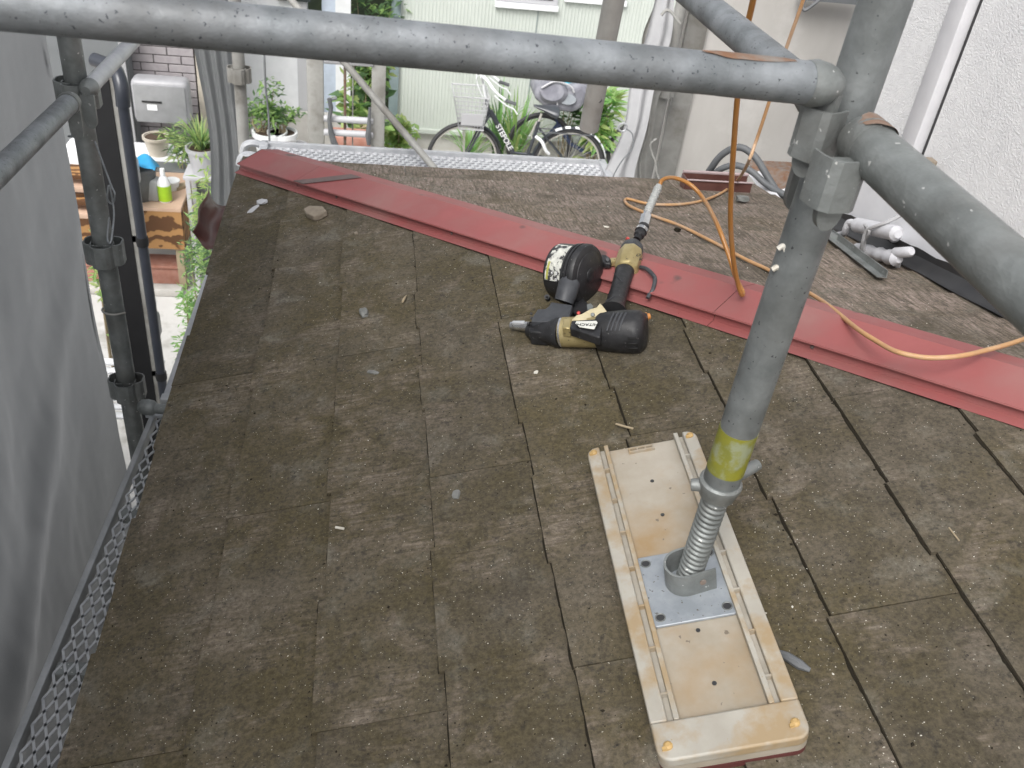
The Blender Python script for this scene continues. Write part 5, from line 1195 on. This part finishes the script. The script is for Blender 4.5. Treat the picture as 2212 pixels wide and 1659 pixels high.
# saddle
b = MB(); sp = by(1172, 232)
b.lathe(by(1153, 228), by(1206, 243), [(0, .020), (.15, .034), (.45, .06), (.75, .11), (.93, .118), (1, .08)], n=16, sx=.45, side=(0, 0, 1)); b.build('saddle', M_frame, bk)
# front basket of white wire
bt = [by(976, 190), by(1040, 196)]; bb_ = [by(992, 262), by(1044, 272)]
cx0, cx1, zt_, zb_ = by(977, 215).x, by(1052, 220).x, by(1000, 196).z, by(1010, 268).z
def rectloop(x0, x1, hy, z, tilt=0): return [Vector((x0, BY - hy, z + tilt)), Vector((x1, BY - hy, z)), Vector((x1, BY + hy, z)), Vector((x0, BY + hy, z + tilt))]
bas = MB(); n_l = 9
for k in range(n_l):
    t = k / (n_l - 1); hy = .14 + .035 * t; L0 = rectloop(cx0 + .07 * (1 - t), cx1 - .03 * (1 - t), hy, zb_ + (zt_ - zb_) * t)
    bas.tube(L0, .0075 if k in (0, n_l - 1) else .0035, 6, closed=True)
for fx in np.linspace(0, 1, 9):
    for s_ in (-1, 1):
        bas.tube([Vector((cx0 + .07 + (cx1 - .03 - cx0 - .07) * fx, BY + s_ * .14, zb_)), Vector((cx0 + (cx1 - cx0) * fx, BY + s_ * .175, zt_))], .0028, 5)
for fy in np.linspace(-1, 1, 7):
    for xx, xx2 in ((cx0 + .07, cx0), (cx1 - .03, cx1)): bas.tube([Vector((xx, BY + fy * .14, zb_)), Vector((xx2, BY + fy * .175, zt_))], .0028, 5)
    bas.tube([Vector((cx0 + .07, BY + fy * .14, zb_)), Vector((cx1 - .03, BY + fy * .14, zb_))], .0028, 5)
bas.build('basket', M_lgrey, bk)
b = MB(); b.box(((cx0 + cx1) / 2 + .02, BY - .158, zb_ + .10), (.20, .006, .11), rot=Matrix.Rotation(.14, 3, 'X')); b.build('basket_plate', M_lgrey, bk, smooth=False)
for s_ in (-.07, .07): bpart([Vector((cx0 + .12, BY + s_, zb_)), hf + Vector((0, s_, 0))], .0045, 'basket_stay', M_rim)
# fenders, rack, stand, reflectors
def arc(c, R_, a0, a1, n=20): return [c + Vector((R_ * math.cos(math.radians(a)), 0, R_ * math.sin(math.radians(a)))) for a in np.linspace(a0, a1, n)]
def fender(pts_, w_, nm, m_, c):
    b_ = MB(); rows = []
    for p in pts_:
        o_ = (p - c).normalized(); rows.append([b_.bm.verts.new(p + Vector((0, y_, 0)) - o_ * (abs(y_) / w_) ** 2 * .014) for y_ in np.linspace(-w_, w_, 5)])
    for A, B in zip(rows, rows[1:]):
        for k in range(4): b_.bm.faces.new((A[k], A[k + 1], B[k + 1], B[k]))
    return b_.build(nm, m_, bk)
fender(arc(hr, .372, -8, 168, 30), .03, 'rear_fender', M_frame, hr)
fender(arc(hf, .372, 20, 88, 14), .028, 'front_fender', M_frame, hf)
for k, (a0, a1) in enumerate(((15, 38), (41, 54), (60, 70), (77, 87), (94, 102), (107, 117))):
    fender(arc(hr, .376, a0, a1, 6), .026, 'reflective_patch', M_whitep, hr)
fender(arc(hr, .377, -2, 8, 5), .026, 'red_reflector', M_redp, hr)
bpart([hr, by(1250, 390) * 1.0], .006, 'fender_stay', M_rim, 6)
bpart([by(1160, 280) + Vector((0, .04, 0)), by(1275, 288) + Vector((0, .04, 0))], .006, 'rack_rail', M_cable); bpart([by(1160, 280) - Vector((0, .06, 0)), by(1275, 288) - Vector((0, .06, 0))], .006, 'rack_rail', M_cable)
bpart([by(1258, 288), hr], .005, 'rack_stay', M_cable)
bpart(spline([by(1155, 290) - Vector((0, .05, 0)), by(1168, 300) - Vector((0, .07, 0)), by(1176, 318) - Vector((0, .07, 0)), by(1184, 328) - Vector((0, .05, 0))], 4), .016, 'wheel_lock', M_whitep)
bpart([by(1160, 262), by(1147, 290), by(1150, 300)], .009, 'seat_clamp_lever', M_rim)
# lettering on the down tube
p0_, p1_ = head_b + Vector((0, 0, .03)), bbk
dv_ = (p1_ - p0_).normalized(); nrm_ = Vector((0, -1, 0)); up3 = nrm_.cross(dv_)
text('STEPOLE', 'lettering', M_wink, p0_.lerp(p1_, .60) + Vector((0, -.0265, 0)), dv_, up3, .072, bk, ext=.0015)

# second bicycle with a child seat
Y2 = 8.75
hf2, hr2 = Vector((aty(1165, 318, Y2).x, Y2, GZ + .33)), Vector((aty(1380, 330, Y2).x, Y2, GZ + .33))
b2 = bicycle('child_seat_bicycle', Y2, hf2, hr2, .32, 'navy bicycle with hooded grey child seat behind the commuter bicycle', M_navy, True)
def b2y(x, y, dy=0): return aty(x, y, Y2 + dy)
def b2part(pts_, r_, nm, m_, n=10): 
    b_ = MB(); b_.tube(pts_, r_, n); return b_.build(nm, m_, b2)
b2part([b2y(1205, 268), b2y(1232, 310), b2y(1265, 330)], .024, 'frame_tube', M_navy); b2part([b2y(1196, 240), b2y(1205, 268), hf2], .018, 'fork', M_navy)
b2part([b2y(1265, 330), hr2], .012, 'chain_stay', M_navy)
b2part([b2y(1262, 330), b2y(1290, 250)], .016, 'seat_tube', M_navy)
b2part([b2y(1196, 243), b2y(1192, 225)], .02, 'stem', M_cable)
# child seat: bucket body, hood film, rims
b = MB()
body = [(1156, 208), (1172, 232), (1186, 262), (1200, 268), (1242, 270), (1262, 240), (1272, 205), (1262, 186), (1225, 205), (1190, 190), (1168, 195)]
b.prism([b2y(x, y, -.24) for x, y in ((1152, 212), (1178, 234), (1192, 240), (1236, 246), (1258, 236), (1276, 196), (1258, 180), (1215, 196), (1165, 184))], (0, .40, 0)); o = b.build('seat_shell', M_stroller, b2); md = o.modifiers.new('bevel', 'BEVEL'); md.width = .05; md.segments = 4
b = MB(); b.lathe(b2y(1193, 198, -.27), b2y(1193, 198, .17), [(0, .11), (.1, .15), (.5, .165), (.9, .15), (1, .11)], n=20, sx=.75, side=(0, 0, 1)); b.build('hood', M_stroller, b2)
b = MB(); b.lathe(b2y(1225, 214, -.262), b2y(1225, 214, -.245), [(0, .085), (1, .09)], n=20, sx=.6, side=(0, 0, 1)); b.build('side_window', M_film, b2)
b2part(spline([b2y(1262, 240, -.25), b2y(1284, 196, -.25), b2y(1290, 180, -.25)], 4), .012, 'frame_bar', M_lgrey)
b2part(spline([b2y(1170, 190, -.26), b2y(1200, 176, -.26), b2y(1232, 186, -.26), b2y(1240, 200, -.26)], 4), .010, 'hood_rim', M_lgrey)
b2part([b2y(1205, 200, -.27), b2y(1203, 242, -.27)], .008, 'strap', M_lgrey)
b = MB(); b.lathe(b2y(1240, 184, -.1), b2y(1240, 184, .15), [(0, .14), (.5, .17), (1, .14)], n=20, sx=.55, side=(0, 0, 1)); b.build('helmet_cover', M_stroller, b2)
b = MB(); b.lathe(b2y(1238, 178, -.12), b2y(1238, 178, .10), [(0, .08), (.5, .105), (1, .08)], n=20, sx=.55, side=(0, 0, 1)); b.build('turquoise_cushion', M_cyan, b2)

# ================================================================ LEFT ALLEY
# brick house with utility box
LY = 7.8
bh = empty('brick_tile_house', (-1.9, LY, GZ), 'mauve brick tiled house wall at the end of the alley', 'house')
bx0, bx1 = aty(275, 150, LY).x, aty(420, 150, LY).x
b = MB(); b.box(((bx0 + bx1) / 2, LY + .10, -1.4), (bx1 - bx0, .16, 4.6)); b.build('wall', M_mortar, bh, smooth=False)
bz_top, bz_bot = aty(350, 60, LY).z, aty(350, 372, LY).z
me_b = None; rz = random.Random(5)
z = bz_bot; row = 0; bwid, bhei = .205, .058
while z < bz_top:
    x = bx0 + (-.105 if row % 2 else 0)
    while x < bx1 - .01:
        xa_, xb_2 = max(x, bx0), min(x + bwid, bx1)
        if xb_2 - xa_ > .03:
            full = abs((xb_2 - xa_) - bwid) < 1e-4
            if full and me_b: 
                o = bpy.data.objects.new('brick', me_b); COL.objects.link(o); o.parent = bh; o.matrix_parent_inverse = Matrix.Translation(-bh.location); o.location = ((xa_ + xb_2) / 2, LY + .018 + rz.uniform(-.001, .001), z + bhei / 2)
            else:
                b = MB(); b.box((0, 0, 0), (xb_2 - xa_, .012, bhei), bevel=.002, seg=1); o = b.build('brick', M_brick, bh, smooth=False); o.location = ((xa_ + xb_2) / 2, LY + .018, z + bhei / 2)
                if full: me_b = o.data
        x += bwid + .009
    z += bhei + .009; row += 1
b = MB(); b.box((aty(430, 150, LY).x, LY + .05, -1.4), (.045, .10, 4.6)); b.build('corner_strip', M_cream, bh, smooth=False)
b = MB(); b.box((aty(441, 150, LY).x, LY + .09, -1.4), (.05, .06, 4.6)); b.build('side_tile_strip', M_lgrey, bh, smooth=False)
for k in range(16): b = MB(); b.box((aty(441, 150, LY).x, LY + .0575, -2.2 - .067 * k), (.05, .006, .005)); b.build('tile_joint', M_mortar, bh, smooth=False)
nh = empty('added_shade_house', (-2.6, 0.2, GZ), 'unseen low house block added behind the hanging grey sheet to shade it', 'house')
b = MB(); b.box((-2.85, 0.0, (GZ - 1.65) / 2), (2.9, 6.2, -1.65 - GZ)); b.build('wall', M_dark, nh, smooth=False)  # unseen block, added and sized to darken the lower sheet
dk = empty('dark_panel_house', (-2.6, 7.6, GZ), 'flat dark grey house side left of the brick tiles', 'house')
b = MB(); xL, xR = aty(120, 150, 7.6).x, aty(276, 150, 7.6).x; b.box(((xL + xR) / 2 - .6, 7.70, -1.3), (xR - xL + 1.2, .14, 4.8)); b.build('wall', M_dark, dk, smooth=False)
b = MB(); b.box((aty(268, 150, 7.6).x, 7.61, -1.3), (.035, .03, 4.8)); b.build('trim_strip', M_grey, dk, smooth=False)
# utility box
ub = empty('utility_box', aty(350, 220, 7.5), 'rounded grey utility box mounted on the brick wall', 'utility box')
u0, u1 = aty(280, 168, 7.5), aty(414, 270, 7.5); uc = (u0 + u1) / 2
b = MB(); b.box((uc.x, 7.56, uc.z), (u1.x - u0.x, .18, u0.z - u1.z), bevel=.045, seg=4); b.build('case', mat('utility_box_grey', (.36, .36, .375), rough=.4), ub)
b = MB(); b.box((uc.x, 7.466, uc.z - .01), ((u1.x - u0.x) * .90, .012, (u0.z - u1.z) * .84), bevel=.004); b.build('front_cover', mat('utility_front_grey', (.27, .275, .28), rough=.45), ub)
pp_ = aty(328, 220, 7.46); b = MB(); b.box((pp_.x, 7.456, pp_.z), (.15, .008, .014), bevel=.002); b.build('handle_slot', M_ink, ub)
pp_ = aty(329, 232, 7.46); b = MB(); b.box((pp_.x, 7.458, pp_.z), (.075, .004, .045)); b.build('paper_label', M_whitep, ub, smooth=False)
# ledge + bowl pot below
tag(MB().box(Vector((aty(365, 325, 7.2).x, 7.2, aty(365, 325, 7.2).z - .04)), (.75, .35, .05), bevel=.008).build('white_ledge', M_whitep), 'long white ledge below the utility box', 'ledge')
pl = aty(338, 300, 7.15); pot('round_bowl_pot', Vector((pl.x, 7.15, aty(365, 325, 7.2).z - .015)), .10, .15, M_cream, 'pale round bowl pot on the white ledge')
tag(MB().box(Vector((aty(370, 345, 7.0).x, 7.0, aty(370, 345, 7.0).z - .18)), (.85, .3, .30)).build('dark_planter_box', M_dark, smooth=False), 'dark planter box under the white ledge', 'planter')
# black corner post and downpipe (nearer)
cb = aty(290, 500, 3.75)
bp0 = aty(300, 560, 3.62)
bm_ = empty('black_corner_post', (bp0.x - .03, 3.7, GZ), 'tall black board running down beside the downpipe', 'post')
b = MB(); bt_z = aty(240, 172, 3.67).z; b.box((bp0.x - .068, 3.72, (GZ + bt_z) / 2), (.078, .10, bt_z - GZ)); b.location = None if False else None
o = b.build('board', M_black, bm_, smooth=False)
xg = aty(345, 600, 3.66)
b = MB(); b.box((bp0.x - .019, 3.72, (GZ + bt_z) / 2), (.019, .09, bt_z - GZ)); b.build('cream_edge', M_galv_old, bm_, smooth=False)
dp = empty('dark_downpipe', (bp0.x + .09, 3.7, GZ), 'dark rain downpipe with an elbow on top beside the black board', 'downpipe')
px_ = bp0.x + .014; ez_ = aty(290, 188, 3.62).z
b = MB(); b.tube([(px_, 3.66, GZ), (px_, 3.66, ez_ - .10), (px_, 3.66, ez_ - .02)], .021, 20); b.build('pipe', M_pipe, dp)
b = MB(); b.tube(spline([(px_, 3.66, ez_ - .09), (px_ + .003, 3.66, ez_ - .03), (px_ - .01, 3.69, ez_ + .015), (px_ - .04, 3.74, ez_ + .03), (px_ - .12, 3.80, ez_ + .035)], 6), .027, 18); b.build('elbow', M_pipe, dp)
for z in (-1.95, -2.65):
    b = MB(); b.lathe((px_, 3.66, z), (px_, 3.66, z + .04), [(0, .0245), (.5, .026), (1, .0245)], n=20); b.box((px_ - .06, 3.69, z + .02), (.09, .03, .03)); b.build('clip', M_black, dp)
# plywood bench with things on it
TZ = -3.02
tA, tB = aty(232, 436, 6.0), aty(394, 447, 6.0)
bench = empty('plywood_bench', (tA.x, 6.0, GZ), 'plywood fronted work bench in the alley', 'bench')
f0, f1, f2 = atz(390, 452, TZ), atz(236, 445, TZ), atz(448, 372, TZ)
yF = f0.y; xR_ = f0.x; xL_ = f1.x - .5; yBk = f2.y
b = MB(); b.box(((xR_ + xL_) / 2, (yF + yBk) / 2, TZ - .012), (xR_ - xL_, yBk - yF, .024)); b.build('top_board', M_plytop, bench, smooth=False)
fz = aty(398, 540, yF).z
b = MB(); b.box(((xR_ + xL_) / 2, yF + .012, (TZ - .024 + fz) / 2), (xR_ - xL_ - .004, .018, TZ - .026 - fz)); b.build('front_panel', M_ply, bench, smooth=False)
b = MB(); b.box((xR_ - .012, (yF + yBk) / 2 + .02, (TZ - .024 + fz) / 2), (.018, yBk - yF - .05, TZ - .026 - fz)); b.build('side_panel', M_ply, bench, smooth=False)
for xx, yy in ((xR_ - .05, yF + .06), (xL_ + .05, yF + .06), (xR_ - .05, yBk - .06), (xL_ + .05, yBk - .06)):
    b = MB(); b.box((xx, yy, (GZ + fz) / 2 + .05), (.05, .05, fz - GZ + .1)); b.build('leg', M_wood, bench, smooth=False)
# bucket, bottle, cloth
bu = aty(300, 400, yF + .25); bu.z = TZ
e = empty('black_bucket', bu, 'dark grey bucket standing on the plywood bench', 'bucket')
bx_ = atz(305, 425, TZ); b = MB(); b.lathe(bx_, bx_ + Vector((0, 0, .24)), [(0, .10), (.9, .125), (.92, .132), (1, .132), (1, .118), (.95, .115)], n=26); b.build('body', mat('charcoal_plastic', (.10, .105, .11), (.14, .145, .15), rough=.5), e); e.location = bx_; e.children[0].matrix_parent_inverse = Matrix.Translation(-bx_)
cl = MB(); cc_ = bx_ + Vector((.04, -.02, .25)); cl.grid(lambda u, v: cc_ + Vector(((u - .5) * .20, (v - .5) * .16, .035 + .02 * math.sin(u * 7 + v * 4) - .05 * (abs(u - .5) * 2) ** 3)), 12, 10); tag(cl.build('blue_cloth', M_blue), 'bright blue cloth lying on the black bucket', 'cloth')
bo = atz(358, 434, TZ); e = empty('spray_bottle', bo, 'bottle with bright lime label at the bench edge', 'bottle')
b = MB(); b.lathe(bo, bo + Vector((0, 0, .22)), [(0, .040), (.05, .046), (.62, .046), (.80, .030), (.88, .016), (1, .015)], n=20); b.build('body', M_whitep, e)
b = MB(); b.lathe(bo + Vector((0, 0, .012)), bo + Vector((0, 0, .125)), [(0, .0468), (1, .0468)], n=20); b.build('lime_label', M_lime, e)
b = MB(); b.lathe(bo + Vector((0, 0, .2)), bo + Vector((0, 0, .245)), [(0, .019), (1, .016)], n=14); b.build('cap', M_whitep, e)
gb = atz(325, 436, TZ); b = MB(); b.box(gb + Vector((0, .05, .08)), (.12, .10, .16), bevel=.015); tag(b.build('grey_canister', M_grey), 'small grey canister between bucket and lime bottle', 'canister')
wt = atz(372, 408, TZ); e = empty('white_tub', wt, 'small white tub behind the lime bottle on the bench', 'tub')
b = MB(); b.lathe(wt, wt + Vector((0, 0, .07)), [(0, .045), (.85, .055), (.86, .060), (1, .060)], n=20); b.build('body', M_whitep, e)
wt = atz(402, 402, TZ); b = MB(); b.box(wt + Vector((0, 0, .012)), (.20, .05, .022), rot=Matrix.Rotation(.9, 3, 'Z')); tag(b.build('timber_offcut', M_wood, smooth=False), 'pale timber offcut lying across the bench top', 'offcut')
wt = atz(276, 428, TZ); b = MB(); b.box(wt + Vector((0, 0, .09)), (.16, .14, .18), bevel=.02); tag(b.build('white_canister', M_whitep), 'white canister left of the black bucket on the bench', 'canister')
wt = atz(260, 405, TZ); b = MB(); b.box(wt + Vector((0, 0, .06)), (.20, .16, .12), bevel=.01); tag(b.build('orange_box', M_terra), 'orange brown box at the back left of the bench', 'box')
# potted plant right
pp0 = aty(440, 372, 6.4); pe = pot('grey_flowerpot', pp0, .105, .19, M_lgrey, 'pale grey pot with spiky green plant above the bench')
tuft('spiky_pot_plant', pp0 + Vector((0, 0, .17)), 120, .20, .27, .012, [M_leaf, M_leafd, M_leafy], 'spiky green plant in the pale grey pot', 'plant', 71)
stl = empty('white_stool', (pp0.x, pp0.y, GZ), 'low white stool under the grey flowerpot', 'stool')
b = MB(); b.box(pp0 + Vector((0, .03, -.016)), (.26, .24, .03), bevel=.006); b.build('seat', M_lgrey, stl)
for dx_, dy_ in ((-.1, -.08), (.1, -.08), (-.1, .12), (.1, .12)):
    b = MB(); b.box((pp0.x + dx_, pp0.y + dy_, (GZ + pp0.z - .03) / 2), (.03, .03, pp0.z - .03 - GZ)); b.build('leg', M_lgrey, stl, smooth=False)
bush('bamboo_plant', aty(402, 330, 6.9), (.16, .15, .16), 300, .10, .018, [M_leafd, M_leaf, M_leafy], 'feathery bamboo like plant left of the grey flowerpot', 'plant', 72)
bush('leafy_vine', aty(450, 480, 5.6), (.10, .3, .34), 420, .09, .018, [M_leafy, M_leaf], 'yellow green vine growing up beside the bench', 'plant', 73)
bush('hanging_fern', aty(436, 590, 4.9), (.075, .3, .30), 520, .055, .014, [M_leaf, M_leafd], 'dense small leaved fern along the eave gap', 'plant', 74)
bush('hanging_fern', aty(405, 700, 4.4), (.06, .2, .24), 380, .05, .012, [M_leaf, M_leafb], 'thin fern lower down the eave gap', 'plant', 75)
bush('alley_weed', aty(214, 560, 4.6), (.05, .1, .30), 160, .06, .02, [M_leaf, M_leafy], 'green weeds glimpsed behind the side post', 'plant', 76)
bush('alley_shrub', aty(228, 270, 6.6), (.12, .1, .2), 200, .07, .03, [M_leafd, M_leaf], 'small shrub between side post and black board', 'plant', 77)
bush('alley_shrub', aty(292, 740, 4.6), (.09, .1, .12), 160, .07, .03, [M_leafd, M_leaf], 'low shrub glimpsed between black board and post', 'plant', 78)
# planters below the bench, stones
r0 = atz(320, 566, GZ + .14)
e = empty('terracotta_trough', (r0.x, r0.y, GZ), 'terracotta planter trough at the foot of the bench', 'planter')
b = MB(); b.box((r0.x - .15, r0.y, GZ + .07), (.80, .16, .14), bevel=.008); b.build('trough', M_terra, e); b = MB(); b.box((r0.x - .15, r0.y - .002, GZ + .15), (.83, .19, .025), bevel=.006); b.build('rim', M_terra, e)
e = tag(MB().box((r0.x - .1, r0.y - .22, GZ + .03), (.75, .10, .06), bevel=.012).build('stone_kerb', M_concrete), 'low stone kerb before the terracotta trough', 'kerb')
s0 = atz(318, 668, GZ + .04)
for k in range(6):
    b = MB(); p_ = aty(300 + k * 5, 795 + 11 * k, 4.1 - .04 * k); 
    tag(b.box((p_.x - .05, p_.y, p_.z), (.34, .04, .022), bevel=.004).build('white_slat', M_whitep), 'white slats stacked beside the black board', 'slat', 'white slats in the alley') if False else b.bm.free()
sl = empty('white_slat_rack', aty(300, 830, 4.2), 'white slatted rack low in the alley gap', 'rack')
for k in range(7):
    p_ = aty(305, 783 + 12 * k, 4.3); b = MB(); b.box((p_.x - .06, 4.3 - .03 * k, p_.z), (.36, .05, .016), bevel=.003); b.build('slat', M_whitep, sl)
for s_ in (-.2, .08):
    p_ = aty(305, 820, 4.3); b = MB(); b.box((p_.x + s_, 4.24, p_.z - .02), (.02, .02, .30)); b.build('upright', M_whitep, sl, smooth=False)
ro = aty(300, 655, 5.2); e = empty('white_hose_reel', ro, 'round white hose reel behind the side post', 'hose reel')
b = MB(); 
for k in range(3): b.tube([ro + Vector(((.055 + .018 * k) * math.cos(a), .02 * k - .02, (.055 + .018 * k) * math.sin(a))) for a in np.linspace(0, math.tau, 24, endpoint=False)], .012, 8, closed=True)
b.build('coil', M_whitep, e); b = MB(); b.lathe(ro + Vector((0, -.05, 0)), ro + Vector((0, .05, 0)), [(0, .035), (1, .035)], n=16); b.build('hub', M_grey, e)
ca = aty(300, 712, 4.8); tag(MB().box(ca, (.22, .2, .16), bevel=.02).build('dark_crate', M_dark), 'dark crate below the white hose reel', 'crate')
# wooden racks behind the left post (orange boards)
wr = empty('board_stack', aty(185, 410, 6.0), 'stack of orange brown boards behind the side post', 'boards')
for k in range(4):
    p_ = aty(188, 372 + 28 * k, 6.0 - .03 * k); b = MB(); b.box((p_.x, p_.y, p_.z), (.36, .16, .035), bevel=.003); b.build('board', M_ply if k % 2 == 0 else M_plytop, wr)
tag(MB().box(aty(195, 330, 6.4) + Vector((0, 0, 0)), (.30, .22, .14), bevel=.03).build('plastic_bag', M_whitep), 'white plastic bag on the board stack', 'bag')
tag(MB().box(aty(272, 372, 6.2), (.16, .16, .20), bevel=.03).build('pale_jug', M_lgrey), 'pale plastic jug left of the black board', 'jug')
print('objects', len(bpy.data.objects))
